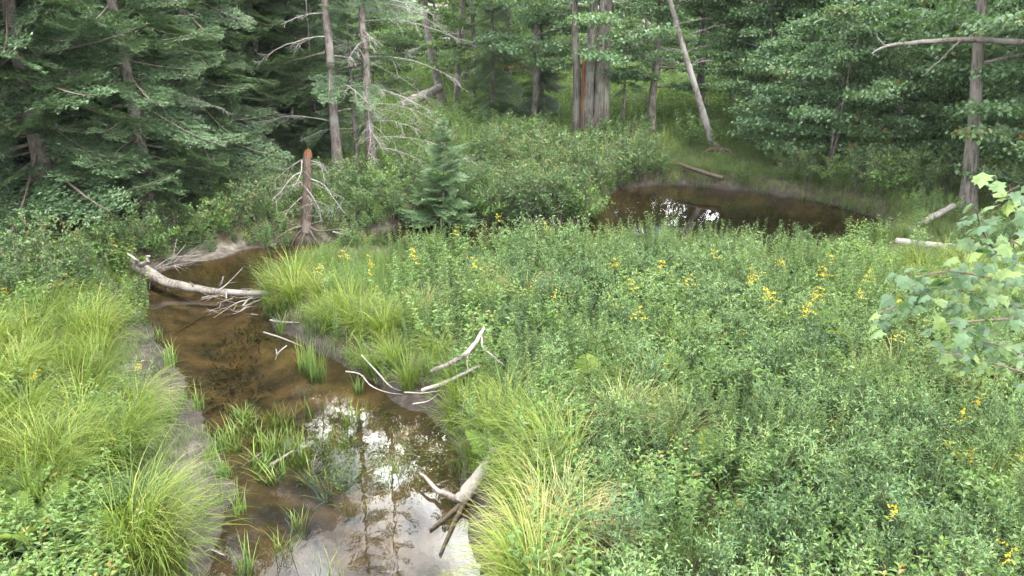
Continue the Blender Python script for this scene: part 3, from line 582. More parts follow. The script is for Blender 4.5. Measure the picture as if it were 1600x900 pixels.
put('fir_tree', FIR[1], (235, 350), 'dense dark fir overhanging the sandy beach of the stream', s=1.05)
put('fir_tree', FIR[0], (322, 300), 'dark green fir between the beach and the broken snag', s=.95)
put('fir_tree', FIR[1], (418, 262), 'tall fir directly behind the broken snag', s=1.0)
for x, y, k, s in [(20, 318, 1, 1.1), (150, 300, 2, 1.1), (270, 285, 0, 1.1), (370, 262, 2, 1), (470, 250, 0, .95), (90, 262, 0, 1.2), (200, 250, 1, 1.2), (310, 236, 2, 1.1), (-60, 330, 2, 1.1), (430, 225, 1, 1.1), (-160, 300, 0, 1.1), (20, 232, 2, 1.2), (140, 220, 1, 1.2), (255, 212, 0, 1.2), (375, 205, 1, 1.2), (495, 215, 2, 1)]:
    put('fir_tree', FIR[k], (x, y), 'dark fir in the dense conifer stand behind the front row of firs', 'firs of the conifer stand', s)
def dead_spruce(pxy, label, seed, nb, s=1.0, lean=0):
    t = put('spruce_tree', SPRUCE[:2], pxy, label, s=s, rz=0); rng = np.random.default_rng(seed)
    for i in range(nb):
        z = .7 + 5.2 * (i + rng.random()) / nb; a = rng.choice([-.25, .1, .5, 2.7, 3.3, 5.6, 4.6]) + rng.normal(0, .35)
        b = obj('dead_branch', dead_branch(rng, rng.uniform(1.3, 2.6) * (1 if cos(a) > 0 else .7), 11, .016, .38).mesh('dead_branch', M['deadtwig']), t)
        b.location = (0, 0, z); b.rotation_euler = (0, rng.normal(0, .12), a)
dead_spruce((583, 287), 'spruce with long bare dead branches reaching over the meadow', 5, 20, 1.0)
dead_spruce((530, 287), 'grey-barked spruce with short dead branches beside the longer-branched one', 6, 12, 1.08)
put('thin_fir', SPARSE, (557, 283), 'thin young fir growing between the two dead-branched spruces', s=1.15)
put('thin_fir', FIR[1], (500, 262), 'short green fir standing next to the grey-barked spruce', s=.5)
put('small_spruce', SMALL, (690, 352), 'small bushy green spruce standing alone on the stream bank', cat='spruce')
put('dark_spruce', DARK, (770, 203), 'dark spruce with boughs to the ground, beside the orange-tinged maple', s=.8)
put('dark_spruce', DARK, (845, 200), 'dark spruce between its twin and the trunk cluster', s=.75)
put('thin_fir', SPARSE, (972, 218), 'thin sparse fir with a dark stem beside the trunk cluster', s=.95, rz=.6)
put('maple_tree', make_decid(48, 10, .12, 1.8, 2.3, 30, 560, .11, leafm='orange', low=True), (740, 178), 'leafy maple with a few orange leaves beside the dark spruces', s=1.0)
put('maple_tree', MAP[1], (835, 203), 'leafy tree with a slim pale trunk in front of the dark spruces', s=.85)

# multi-stemmed old tree
def cluster():
    p = gp(922, 226); t = empty('multi_stemmed_tree', p); tag(t, 'old tree with four grey trunks grown together at the base', 'tree')
    rng = np.random.default_rng(9)
    for (x, y, ln, r, m) in [(-.42, .1, (-.035, .02), .15, 'bark'), (-.12, -.12, (-.012, 0), .19, 'bark'), (.18, -.05, (.006, .01), .2, 'bark'), (.4, .06, (.022, 0), .16, 'bark'), (-.3, -.12, (-.03, 0), .07, 'rot')]:
        H = 12 if m == 'bark' else 3.2; mb = MB(); tp = trunk_path(rng, H, ln, 18, .02) + [x, y, -.12]
        add_tube(mb, tp, trunk_r(r, 18, .45) if m == 'bark' else r * np.linspace(1, .8, 18), 12, .1, rng); obj('trunk', mb.mesh('trunk', M[m], True), t)
    c = make_decid(44, 12, .12, 2.2, 3.2, 40, 700, .11, low=True, limb_up=.3); o = obj('crown', c[1], t); l = obj('limbs', c[0], t); l.location = o.location = (0, .35, 0)
cluster()
t = put('maple_tree', MAP[0], (1017, 214), 'slim grey tree leaning slightly, beside the clearing', s=.9, rz=1.0); t.rotation_euler = (0, R(4), 1.0)
for x, y, k, s in [(1092, 186, 0, 1.0), (1165, 206, 1, .9), (1188, 208, 1, .95), (1205, 204, 0, .9), (1142, 178, 2, 1), (1250, 205, 0, 1.0), (1330, 215, 2, 1.05), (1420, 225, 0, 1.05), (1500, 235, 1, 1.05), (1580, 245, 2, 1.1), (1660, 260, 0, 1.1)]:
    put('maple_tree', MAP[k], (x, y), 'leafy forest tree rising behind the pool, on the far right of the clearing', 'forest trees behind the pool', s)
for x, y, k, s, lab in [(1300, 276, 0, .95, 'bushy young maple at the brink of the pool, its boughs nearest the water'), (1235, 258, 1, .9, 'bushy young maple next to the leaning dead trunk'), (1390, 280, 1, .95, 'bushy young maple between the pool and the lodged bough'), (1455, 250, 0, 1.0, 'bushy young maple behind the lodged grey bough'), (1570, 300, 0, 1.0, 'bushy young maple on the far side of the tall grey trunk from the pool'),
                         (1340, 246, 0, 1, 'bushy young maple behind the one at the brink of the pool'), (1620, 330, 1, 1.1, 'young maple beside the weathered logs, past the tall grey trunk'), (1215, 225, 0, .85, 'bushy young maple in front of the slim forest trunks by the clearing'), (1500, 268, 1, 1, 'bushy young maple right behind the tall grey trunk')]:
    put('young_maple', UND[k], (x, y), lab, 'young maples above the pool', s)
# big trunk at the end of the pool
big = make_decid(45, 13, .165, 3.3, 3.0, 30, 600, .11); put('maple_tree', big, (1513, 328), 'tall maple with a thick straight grey trunk at the end of the pool', rz=2.0).rotation_euler = (0, R(-6.5), 0)
# trees beyond the right edge that shade the pool
for x, y, k in [(12.8, 14.5, 0), (15, 18.5, 2), (17.5, 22, 1), (16.5, 12.0, 1)]:
    p = np.array([x, y, hz(x, y)]); tree_thing('maple_tree', MAP[k], 'shade tree on the bank to the right of the pool', 'tree', 'trees right of the pool', p, rt.uniform(0, 6))
for x, y in [(-13, 9.5), (-12, 4)]:
    p = np.array([x, y, hz(x, y)]); tree_thing('fir_tree', FIR[0], 'fir on the left bank beyond the sedges', 'tree', 'firs beyond the sedges', p, rt.uniform(0, 6))
# birches in the clearing and a log propped on one of them
def pole_tree(pts, Y, r0, r1, label, mat='pale', crown=None, nb=0, seed=1, dz=.0, name='birch_tree'):
    P = np.array([pd(x, y, Y) for x, y in pts]); base = P[0].copy(); base[2] = hz(base[0], base[1]) - .1; P[0] = base
    t = empty(name, base); tag(t, label, 'tree'); mb = MB(); rng = np.random.default_rng(seed)
    pp = smooth_path(P - base, 14); add_tube(mb, pp, np.linspace(r0, r1, 14), 10, .06, rng); obj('trunk', mb.mesh('trunk', M[mat], True), t)
    for i in range(nb):
        u = rng.uniform(.3, .95); q = pp[int(u * 13)]; a = rng.choice([0, pi]) + rng.normal(0, .5)
        b = obj('dead_branch', dead_branch(rng, rng.uniform(.6, 1.5), 7, .012, .15).mesh('dead_branch', M['deadtwig']), t); b.location = q; b.rotation_euler = (0, -.25, a)
    if crown:
        c = obj('crown', crown, t); c.location = (pp[-1][0], pp[-1][1], pp[-1][2] - 6.0)
    return t
pole_tree([(696, 182), (680, 110), (668, 50), (662, -40), (664, -160), (668, -330)], 36, .19, .06, 'leaning pale birch with a fallen log propped against it', crown=FARM[0][1])
pole_tree([(713, 185), (716, 100), (722, 10), (729, -120), (734, -330)], 37, .16, .06, 'upright pale birch next to the leaning birch', crown=FARM[1][1])
pole_tree([(1118, 240), (1090, 148), (1066, 70), (1048, 5), (1030, -70)], 26.3, .115, .06, 'leaning dead barkless trunk with bare side branches above the pool', 'pale', nb=9, seed=4, name='leaning_dead_tree')
def log(name, pts, rad, label, mat='drift', sides=10, wob=.08, seed=2, n=16, cat='log', group=None, parts=()):
    P = np.array(pts); c = P[0].copy(); t = empty(name, c); tag(t, label, cat, group); mb = MB(); rng = np.random.default_rng(seed); pth = smooth_path(P - c, n); pth[1:-1] += rng.normal(0, .09, (n - 2, 3)) * np.mean(rad)
    add_tube(mb, pth, np.interp(np.linspace(0, 1, n), np.linspace(0, 1, len(rad)), rad), sides, wob, rng); obj('trunk' if cat == 'log' else 'stem', mb.mesh(name, M[mat], True), t)
    for q, r in parts:
        mb = MB(); Q = smooth_path(np.array(q) - c, 9); Q[1:-1] += rng.normal(0, .3, (7, 3)) * r; add_tube(mb, Q, np.linspace(r, r * .35, 9), 6, .06, rng); obj('branch', mb.mesh('branch', M[mat], True), t)
    return t
log('propped_log', [pd(600, 180, 34.5), pd(640, 160, 35), pd(690, 136, 35.8)], [.2, .2, .16], 'mossy grey log propped against the leaning birch', 'pale')
log('bank_log', [pz(1058, 256, .55), pz(1095, 268, .5), pz(1130, 279, .42)], [.05, .06, .06], 'thin fallen log on the grassy bank below the leaning dead trunk', 'dark')
log('bank_log', [pz(1418, 362, .45), pz(1452, 342, .65), pz(1490, 322, .8)], [.05, .06, .06], 'pale weathered log sloping up the bank at the end of the pool', 'pale')
log('bank_log', [pz(1400, 376, .6), pz(1455, 384, .62), pz(1514, 388, .62)], [.06, .07, .07], 'reddish weathered log lying flat in the shaded sedge', 'pale')
log('lodged_bough', [pd(1700, 70, 17.2), pd(1600, 66, 17.3), pd(1520, 62, 17.4), pd(1440, 66, 17.5), pd(1385, 72, 17.6), pd(1362, 84, 17.7)], [.06, .058, .052, .042, .028, .012], 'bare grey bough lodged level against the tall maple trunk', 'redbark', cat='bough',
    parts=[([pd(1385, 72, 17.6), pd(1372, 60, 17.6), pd(1368, 44, 17.6)], .018), ([pd(1500, 64, 17.4), pd(1475, 88, 17.3), pd(1440, 120, 17.2)], .02)])
# root plate of the leaning dead trunk
def root_plate():
    mb = MB(); rng = np.random.default_rng(3); p = gp(1122, 243)
    for i in range(9):
        a = rng.uniform(0, 6.28); l = rng.uniform(.3, .75); add_tube(mb, smooth_path([[0, 0, .15], [cos(a) * l * .5, sin(a) * l * .5, .22], [cos(a) * l, sin(a) * l * .6, rng.uniform(-.1, .15)]], 6), np.linspace(.08, .02, 6), 5, .1, rng)
    o = obj('root_plate', mb.mesh('root_plate', M['dark'], True), None, p); tag(o, 'dark torn-up roots at the foot of the leaning dead trunk', 'roots')
root_plate()

# far road rail seen through the clearing
def rail():
    a, b = pd(820, 106, 60), pd(1075, 107, 60); t = empty('guard_rail', ((a + b) / 2)); tag(t, 'white guard rail along the road beyond the clearing', 'guard rail'); c = (a + b) / 2
    for dz in (0, -.32):
        mb = MB(); s = a - c; e = b - c; V = np.array([[x, y, z] for x, z in ((s[0], -.09), (e[0], -.09), (e[0], .09), (s[0], .09)) for y in (-.04, .04)], float) + [0, 0, dz]
        mb.add(V, [[0, 2, 4, 6], [1, 7, 5, 3], [0, 1, 3, 2], [4, 5, 7, 6], [2, 3, 5, 4], [0, 6, 7, 1]]); obj('rail', mb.mesh('rail', M['white']), t)
    for i in range(7):
        x = s[0] + (e[0] - s[0]) * (i + .5) / 7; mb = MB(); g = hz(c[0] + x, c[1]) - c[2] - .2; add_tube(mb, [[x, .1, g], [x, .1, .16]], [.07, .07], 8); obj('post', mb.mesh('post', M['white'], True), t)
rail()
# forest beyond
g = np.random.default_rng(101); spots = []
for Y, step in ((40, 4.6), (47, 5), (55, 5.4), (66, 5.2), (76, 5.5), (88, 6)):
    x = -Y * .78
    while x < Y * .8:
        spots.append((x + g.normal(0, .8), Y + g.normal(0, 1.6))); x += step * g.uniform(.75, 1.25)
nf = 0
for x, y in spots:
    u = 800 + F * x / (y * 1.02)
    if y < 60 and 600 < u < 730: continue
    if y < 64 and 885 < u < 1120: continue
    con = u < 620 and g.random() < .45
    z = hz(x, y); s = g.uniform(.85, 1.15) * (.6 if 860 < u < 1150 else 1)
    if con: tree_thing('fir_tree', FIR[g.integers(3)], 'distant fir among the trees at the back of the forest', 'tree', 'firs at the back', (x, y, z), g.uniform(0, 6), s)
    else: tree_thing('forest_tree', FARM[g.integers(2)], 'distant pale green tree at the back of the forest', 'tree', 'trees at the back', (x, y, z), g.uniform(0, 6), s * .95)

for Y, step in ((43, 3.4), (52, 3.4), (62, 3.6), (72, 3.6), (84, 4)):
    x = -Y * .72
    while x < Y * .75:
        xx, yy = x + g.normal(0, .8), Y + g.normal(0, 1.5); x += step * g.uniform(.7, 1.3); u = 800 + F * xx / (yy * 1.02)
        if yy < 60 and (885 < u < 1110 or 600 < u < 720): continue
        tree_thing('understory_tree', FARU[0], 'low bushy pale green tree under the back of the forest', 'tree', 'understory trees at the back', (xx, yy, hz(xx, yy)), g.uniform(0, 6), g.uniform(.6, 1.1))

# ------------------------------------------------------------------ snag on the far bank
def snag():
    base = gp(478, 352); Y = base[1]; t = empty('broken_snag', base); tag(t, 'broken-off dead trunk with drooping bare white branches on the undercut bank', 'snag'); rng = np.random.default_rng(8)
    top = pd(481, 242, Y) - base; mb = MB(); k = 12; P = smooth_path([[0, 0, -.15], top * .5 + [.01, 0, 0], top], k); add_tube(mb, P, np.linspace(.135, .085, k), 12, .06, rng); obj('trunk', mb.mesh('trunk', M['snag'], True), t)
    mb = MB(); H = top
    for i in range(8):
        a = i * .785; b = H + np.array([cos(a) * .06, sin(a) * .06, -.06]); h = rng.uniform(.08, .24) * (1.3 if i in (1, 2) else .8); add_tube(mb, [b, b + [0, 0, h * .7], b + [rng.normal(0, .02), rng.normal(0, .02), h]], [.04, .03, .006], 5)
    obj('broken_top', mb.mesh('broken_top', M['rot']), t)
    for pts, r in [([(474, 250), (452, 262), (430, 281)], .012), ([(478, 250), (470, 270), (460, 290)], .017), ([(474, 268), (455, 278), (440, 298), (425, 312)], .016), ([(474, 284), (455, 290), (424, 297)], .01), ([(484, 248), (500, 256), (514, 274)], .012), ([(484, 258), (500, 258), (507, 285)], .01),
                   ([(484, 276), (505, 288), (520, 308), (540, 335)], .016), ([(484, 280), (510, 296), (538, 310)], .01), ([(484, 290), (490, 310), (500, 330)], .013), ([(484, 302), (490, 318), (504, 345)], .008), ([(484, 310), (505, 318), (520, 332)], .01), ([(475, 306), (460, 318), (444, 336)], .013), ([(479, 300), (482, 318), (478, 330)], .009)]:
        dy = rng.uniform(-.9, .2); Q = [pd(x, y, Y + dy * i / (len(pts) - 1)) - base for i, (x, y) in enumerate(pts)]; Q[0] = np.array([0, 0, Q[0][2]]) + (Q[0] - [0, 0, Q[0][2]]) * .3
        mb = MB(); sp = smooth_path(Q, 9); add_tube(mb, sp, np.linspace(r, r * .3, 9), 5)
        for j in range(10):
            b = sp[rng.integers(3, 9)]; e = b + rng.normal(0, .13, 3) + [0, 0, -.13]; add_tube(mb, [b, (b + e) / 2 + rng.normal(0, .015, 3), e], [.005, .004, .002], 3, cap=False)
        obj('branch', mb.mesh('branch', M['deadtwig'], True), t)
    for pts, r in [([(476, 352), (455, 358), (432, 372)], .03), ([(480, 352), (500, 362), (530, 358), (550, 366)], .03), ([(478, 355), (474, 372), (468, 388)], .035), ([(482, 355), (490, 370), (500, 384)], .03), ([(474, 356), (462, 370), (455, 384)], .025)]:
        mb = MB(); Q = [pd(x, y, Y - .25 * i) - base for i, (x, y) in enumerate(pts)]; add_tube(mb, smooth_path(Q, 8), np.linspace(r, r * .35, 8), 6, .08, rng); obj('root', mb.mesh('root', M['snag'] if r == .03 else M['dark'], True), t)
snag()

# ------------------------------------------------------------------ log across the stream, driftwood
def P0(x, y, z): return pz(x, y, z)
log('fallen_log', [P0(190, 402, .42), P0(205, 411, .42), P0(222, 420, .36), P0(255, 438, .2), P0(300, 450, .12), P0(345, 456, .1), P0(400, 458, .1), P0(440, 458, .12)], [.05, .1, .125, .095, .075, .065, .055, .04], 'bleached fallen log lying across the stream', 'drift', 12, .09, 4, 24,
    parts=[([P0(216, 417, .4), P0(228, 408, .6), P0(234, 400, .72)], .055), ([P0(212, 416, .4), P0(203, 426, .25), P0(196, 436, .1)], .05), ([P0(214, 416, .42), P0(210, 404, .62), P0(200, 396, .7)], .045), ([P0(218, 420, .35), P0(214, 436, .15), P0(216, 446, .02)], .035), ([P0(305, 450, .12), P0(296, 440, .3)], .02), ([P0(346, 452, .12), P0(346, 440, .3), P0(350, 432, .36)], .025), ([P0(352, 456, .12), P0(354, 466, .1), P0(355, 474, .02)], .02), ([P0(262, 440, .2), P0(262, 455, .02)], .02), ([P0(236, 428, .3), P0(234, 452, 0)], .022)])
dead = lambda name, pts, r, lab, mat='deadtwig', parts=(), grp=None, cat='branch': log(name, pts, [r * .7, r * .6, r * .3], lab, mat, 7, .07, hash(name + str(len(pts))) % 97, 14, cat, grp, parts)
# brushy root wad at the beach end of the log
def brush(name, label, c, n, spread, r, L, seed, mat='drift', up=.5, cat='brush pile', center_az=0, azr=6.28):
    rng = np.random.default_rng(seed); t = empty(name, c); tag(t, label, cat)
    for i in range(n):
        a = center_az + rng.uniform(-azr / 2, azr / 2); l = L * rng.uniform(.5, 1.2); b = rng.normal(0, 1, 3) * spread * np.array([1, 1, .15]); d = np.array([cos(a), sin(a), rng.uniform(-.05, up)])
        mb = MB(); m = b + d * l * .5 + rng.normal(0, .06, 3) * l; e = b + d * l + rng.normal(0, .1, 3) * l; add_tube(mb, smooth_path([b, m, e], 7), np.linspace(r, r * .3, 7) * rng.uniform(.6, 1.2), 5)
        for j in range(2):
            e2 = m + (d + rng.normal(0, .6, 3)) * l * .35; add_tube(mb, [m, e2], [r * .4, r * .15], 4)
        obj('stick', mb.mesh('stick', M[mat], True), t)
brush('root_brush', 'bare upturned roots beside the root end of the fallen log', P0(243, 420, .3), 7, .07, .014, .75, 5, 'drift', .55, 'roots', .5, 1.4)
brush('drift_pile', 'tangled pile of bleached sticks caught at the tip of the fallen log', P0(385, 468, .06), 26, .3, .014, .55, 6, 'drift', .25)
log('driftwood_limb', [P0(772, 700, .55), P0(762, 722, .42), P0(745, 748, .25), P0(728, 772, .1), P0(715, 783, .04)], [.045, .055, .065, .075, .06], 'thick weathered driftwood limb curving down into the water by the sedges', 'drift', 12, .1, 7, 18, 'limb',
    parts=[([P0(718, 780, .06), P0(695, 772, .08), P0(676, 758, .1), P0(656, 740, .12)], .04)])
for pts, lab in (([(726, 782), (700, 806), (672, 828)], 'shorter dark wet fork lying in the bright water below the driftwood limb'), ([(727, 784), (708, 820), (688, 866)], 'longer dark wet fork lying in the bright water below the driftwood limb')):
    log('wet_fork', [P0(x, y, .012) for x, y in pts], [.03, .026, .015], lab, 'dark', 8, .08, 5, 14, 'branch', parts=[([P0(pts[1][0] - 3, pts[1][1] + 3, .015), P0(pts[1][0] - 16, pts[1][1] + 2, .03)], .012)])
log('bleached_branch', [P0(756, 512, 1.05), P0(745, 532, 1.0), P0(728, 553, .85), P0(705, 567, .75), P0(674, 580, .62)], [.02, .026, .03, .028, .024], 'bleached upper branch arching out of the goldenrod over the water', 'drift', 9, .07, 3, 16, 'branch',
    parts=[([P0(750, 520, 1.0), P0(756, 545, .95), P0(775, 560, .9), P0(788, 572, .85)], .018), ([P0(735, 545, .9), P0(730, 560, .85), P0(732, 580, .75)], .014)])
log('bleached_branch', [P0(748, 572, .75), P0(722, 585, .6), P0(695, 598, .45), P0(660, 610, .3)], [.015, .027, .03, .028], 'bleached lower branch jutting from the goldenrod, with a broken end', 'drift', 9, .07, 5, 16, 'branch')
rb = [([(540, 580), (563, 585), (580, 603), (605, 613), (635, 617)], .014, 'thin white branch arching lowest over the water'), ([(565, 555), (590, 582), (612, 605), (636, 612)], .018, 'grey branch sloping down to the water in front of the sedge clumps'),
      ([(568, 537), (590, 555), (610, 575), (640, 597), (650, 600)], .016, 'grey branch leaning against the sedges above the sloping one'), ([(590, 549), (615, 560), (630, 575), (638, 590)], .01, 'short dark-tipped twig hooked above the thin white branch'),
      ([(632, 613), (660, 614), (690, 610)], .012, 'level twig joining the thin white branch to the goldenrod bank'), ([(645, 631), (668, 627), (684, 616)], .013, 'short white twig dipping toward the water below the goldenrod'), ([(730, 590), (726, 620), (722, 646)], .014, 'short upright white stick hanging below the bleached branches'), ([(722, 640), (714, 648), (704, 658)], .009, 'small twig slanting away from the hanging white stick')]
for i, (pts, r, lab) in enumerate(rb):
    z0, z1 = (.35, .05) if i < 4 else (.35, .4)
    dead('dead_branch', [P0(x, y, z0 + (z1 - z0) * j / (len(pts) - 1)) for j, (x, y) in enumerate(pts)], r, lab)
dead('forked_stick', [P0(448, 540, .2), P0(436, 550, .12), P0(430, 562, .0)], .016, 'white forked stick standing in the shallow water', 'deadtwig', [([P0(433, 553, .1), P0(431, 545, .16)], .012)], cat='stick')
dead('floating_stick', [P0(421, 728, .03), P0(440, 716, .04), P0(458, 704, .06)], .028, 'thick pale stick lying among the water grass', 'drift', cat='stick')
dead('floating_stick', [P0(390, 722, .02), P0(400, 714, .04), P0(410, 706, .05)], .016, 'short pale stick beside the thick one in the water grass', 'drift', cat='stick')
dead('bank_stick', [P0(412, 519, .1), P0(440, 528, .1), P0(472, 541, .1)], .02, 'grey stick lying along the edge of the muddy shore', 'drift', cat='stick')
dead('bank_stick', [P0(422, 500, .12), P0(440, 503, .12), P0(468, 504, .14)], .022, 'bleached forked stick on the grass below the sedge clump', 'deadtwig', [([P0(436, 502, .12), P0(428, 497, .2)], .01)], cat='stick')
dead('sunken_stick', [P0(345, 478, -.06), P0(300, 505, -.1), P0(255, 533, -.04)], .03, 'long brown stick sunken on the stream bed', 'dark', cat='stick')
dead('bank_stick', [P0(330, 858, .06), P0(342, 864, .04), P0(352, 868, .02)], .012, 'short white stick on the sandbar edge below the arching sedge', 'deadtwig', cat='stick')
dead('bank_stick', [P0(292, 785, .08), P0(296, 796, .06), P0(304, 806, .05)], .012, 'bent white twig lying on the dry sand', 'deadtwig', [([P0(294, 788, .07), P0(312, 789, .06)], .009)], cat='stick')
dead('snag_root_stick', [P0(520, 362, .35), P0(538, 366, .3), P0(550, 360, .35)], .03, 'bleached bent root lying on the undercut bank right of the snag', 'drift', cat='root')

# ------------------------------------------------------------------ near maple branch with single leaves
def maple_leaf(seed, size=.095):
    rng = np.random.default_rng(seed); pts = [(0, 0), (.12, .3), (.05, .52), (.3, .42), (.42, .5), (.55, .3), (.72, .36), (.8, .16), (1.0, 0)]
    up = np.array([[x, y] for x, y in pts]); lo = up[1:-1][::-1] * [1, -1]; O = np.vstack([up, lo]); O = O * size * rng.uniform(.92, 1.08, O.shape)
    z = -np.abs(O[:, 1]) * .35 - (O[:, 0] ** 2) * 2.2 + rng.normal(0, .003, len(O)); V = np.column_stack([O, z]); V = np.vstack([V, [[size * .42, 0, .004]]]); n = len(O); c = n
    mb = MB(); mb.add(V, [[i, (i + 1) % n, c] for i in range(n)], .5); add_tube(mb, [[-.05, 0, .01], [0, 0, 0]], [.0012, .001], 3, m=1, cap=False); return mb.mesh('maple_leaf', [M['bright'], M['twig']], False)
def near_maple():
    rng = np.random.default_rng(14); bx, by = 5.4, 5.2; base = np.array([bx, by, hz(bx, by)]); t = empty('maple_tree', base); tag(t, 'young maple whose leafy branches reach in over the goldenrod meadow', 'tree')
    m = make_decid(47, 7.5, .085, 5.6, 1.6, 14, 260, .1, leafm='bright'); obj('trunk', m[0], t); obj('crown', m[1], t)
    LM = [maple_leaf(s) for s in range(4)]; Y0 = 4.6; nleaf = 0
    BR = [([(1660, 460), (1600, 418), (1560, 396), (1535, 360), (1525, 325)], 4.3, 30), ([(1660, 330), (1600, 318), (1575, 305), (1592, 290)], 4.2, 14), ([(1680, 470), (1600, 440), (1540, 432), (1480, 424), (1410, 438)], 4.7, 58), ([(1680, 500), (1600, 482), (1520, 455), (1440, 462), (1372, 490)], 4.6, 66), ([(1690, 505), (1600, 499), (1540, 500), (1480, 506)], 4.5, 36),
          ([(1690, 610), (1600, 582), (1530, 563), (1470, 548)], 4.8, 30), ([(1690, 560), (1620, 560), (1560, 540), (1500, 525)], 4.9, 30), ([(1690, 400), (1620, 395), (1580, 375)], 4.1, 16)]
    for pts, Y, nl in BR:
        Q = [pd(x, y, Y + .25 * (len(pts) - 1 - i)) for i, (x, y) in enumerate(pts)]; s = np.array([bx, by, Q[0][2] + .1]); sp = smooth_path([s] + Q, 16)
        mb = MB(); add_tube(mb, sp - base, np.linspace(.016, .0035, 16), 6); br = obj('branch', mb.mesh('branch', M['twig'], True), t)
        for i in range(nl):
            u = rng.uniform(.42, 1); k = u * 15; a = sp[int(k)]; b = sp[min(int(k) + 1, 15)]; p = a + (b - a) * (k % 1) + rng.normal(0, 1, 3) * [.07, .09, .05]
            o = obj('leaf', LM[rng.integers(4)], br); o.location = p - base; sz = rng.uniform(.7, 1.15); o.scale = (sz, sz, sz)
            az = pi + rng.normal(0, 1.0) + .6; o.rotation_euler = (rng.normal(.1, .4), R(rng.uniform(5, 55)), az)
near_maple()

# ------------------------------------------------------------------ low vegetation
gr = np.random.default_rng(303)
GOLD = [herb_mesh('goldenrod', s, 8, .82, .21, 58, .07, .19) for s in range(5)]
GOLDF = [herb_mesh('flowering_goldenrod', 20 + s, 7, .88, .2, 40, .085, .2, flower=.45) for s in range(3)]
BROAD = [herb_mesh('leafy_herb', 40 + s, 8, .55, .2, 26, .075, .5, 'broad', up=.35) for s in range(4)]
BUSHY = []
for s in range(3):
    rr_ = np.random.default_rng(400 + s); bm_ = MB()
    PP, DD, VV = [], [], []
    for i in range(13):
        a_ = rr_.uniform(0, 6.28); h_ = rr_.uniform(.45, .85); o_ = rr_.uniform(.05, .38); tq = np.linspace(0, 1, 5)
        sp = np.stack([cos(a_) * o_ * tq ** 1.3, sin(a_) * o_ * tq ** 1.3, h_ * tq - .04], -1); add_tube(bm_, sp, np.linspace(.005, .002, 5), 3, v=.4, m=1, cap=False)
        for j in range(9):
            u_ = rr_.uniform(.25, 1); q_ = np.array([np.interp(u_, tq, sp[:, c]) for c in range(3)]); b_ = rr_.uniform(0, 6.28); td = np.array([cos(b_), sin(b_), .5]); m_ = 9; w_ = rr_.random(m_)
            PP.append(q_ + td * (.14 * w_)[:, None]); DD.append(td * .6 + rr_.normal(0, .6, (m_, 3))); VV.append(np.clip(.2 + .4 * u_ + rr_.normal(0, .18, m_), 0, 1))
    PP = np.concatenate(PP); DD = np.concatenate(DD); VV = np.concatenate(VV); LL = .04 * rr_.uniform(.7, 1.3, len(PP)); leaves(bm_, PP, DD, np.array([0, 0, 1.]) + rr_.normal(0, .4, (len(PP), 3)), LL, LL * .32, .2, VV)
    BUSHY.append(bm_.mesh('bushy_herb', [M['golden'], M['stem']]))
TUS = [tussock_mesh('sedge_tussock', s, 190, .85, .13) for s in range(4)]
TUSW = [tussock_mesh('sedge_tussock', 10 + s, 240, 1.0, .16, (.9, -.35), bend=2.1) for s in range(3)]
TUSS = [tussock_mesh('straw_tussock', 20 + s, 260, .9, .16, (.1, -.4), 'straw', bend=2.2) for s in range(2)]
GRS = [grass_mesh('meadow_grass', s, 46, .4, .2) for s in range(4)]
GRSH = [grass_mesh('bank_grass', 10 + s, 60, .42, .24, 'shade_grass', bend=1.5) for s in range(4)]
MEA = [grass_mesh('far_meadow_grass', 30 + s, 40, .7, .35, 'meadow', .016, .7) for s in range(3)]
SHORT = [grass_mesh('short_grass', 20 + s, 26, .2, .14, 'grass', .006, 1.3) for s in range(3)]
FARH = [herb_mesh('far_herb', 60 + s, 7, .8, .28, 22, .12, .3, 'shrub') for s in range(3)] + [herb_mesh('far_herb', 70 + s, 7, .7, .28, 22, .12, .32, 'broad') for s in range(2)]
CLH = [herb_mesh('clearing_herb', 75 + s, 8, .75, .4, 22, .14, .35, 'farleaf') for s in range(3)]
SHR = [make_shrub(s, 1.4, .75, 16, 98) for s in range(3)] + [make_shrub(5, 1.2, .7, 16, 98, .075, .65, 'broad')]
FRD = [frond_mesh('frond', s, .55) for s in range(3)]; YFRD = [frond_mesh('frond', 5 + s, .55, 'yfern') for s in range(2)]

# mound meadow
X, Y = jgrid(-4, 17, 2.2, 15.2, .27, gr); d = sdist(X, Y); lf = isleft(X, Y); keep = (d > .14) & ~lf & (Y < 15.1); X, Y, d = X[keep], Y[keep], d[keep]
# the far side of the channel belongs to the other bank
far_ok = (Y < 14.6) | (X > 9); X, Y, d = X[far_ok], Y[far_ok], d[far_ok]
P = on_ground(np.column_stack([X, Y])); vis, u, v = in_view(P + [0, 0, .5], 90); P, u, v, d = P[vis], u[vis], v[vis], d[vis]
n1 = wav(P[:, 0], P[:, 1], .9, 0, 5) + gr.normal(0, .22, len(P)); limbz = (u > 690) & (u < 800) & (v > 690) & (v < 860); sedgy = ((d < .8) & (P[:, 1] < 13)) | ((u > 1380) & (v > 370) & (v < 450))
openp = np.exp(-((u - 1060) ** 2 / 120 ** 2 + (v - 800) ** 2 / 50 ** 2))            # flattened grassy gap
near = np.argsort(P[:, 1])
fl = np.zeros(len(P)); 
for cx, cy, sx, sy, k in [(600, 380, 70, 14, .6), (950, 395, 160, 18, .16), (1230, 430, 60, 35, .5), (1330, 455, 60, 25, .6), (1500, 730, 120, 60, .2), (1440, 700, 150, 70, .12), (1480, 880, 30, 30, .3), (740, 385, 60, 15, .25), (1180, 400, 60, 20, .2)]:
    fl = fl + k * np.exp(-((u - cx) ** 2 / (2 * sx * sx) + (v - cy - 45) ** 2 / (2 * sy * sy)))
isf = gr.random(len(P)) < fl * .16 + .006
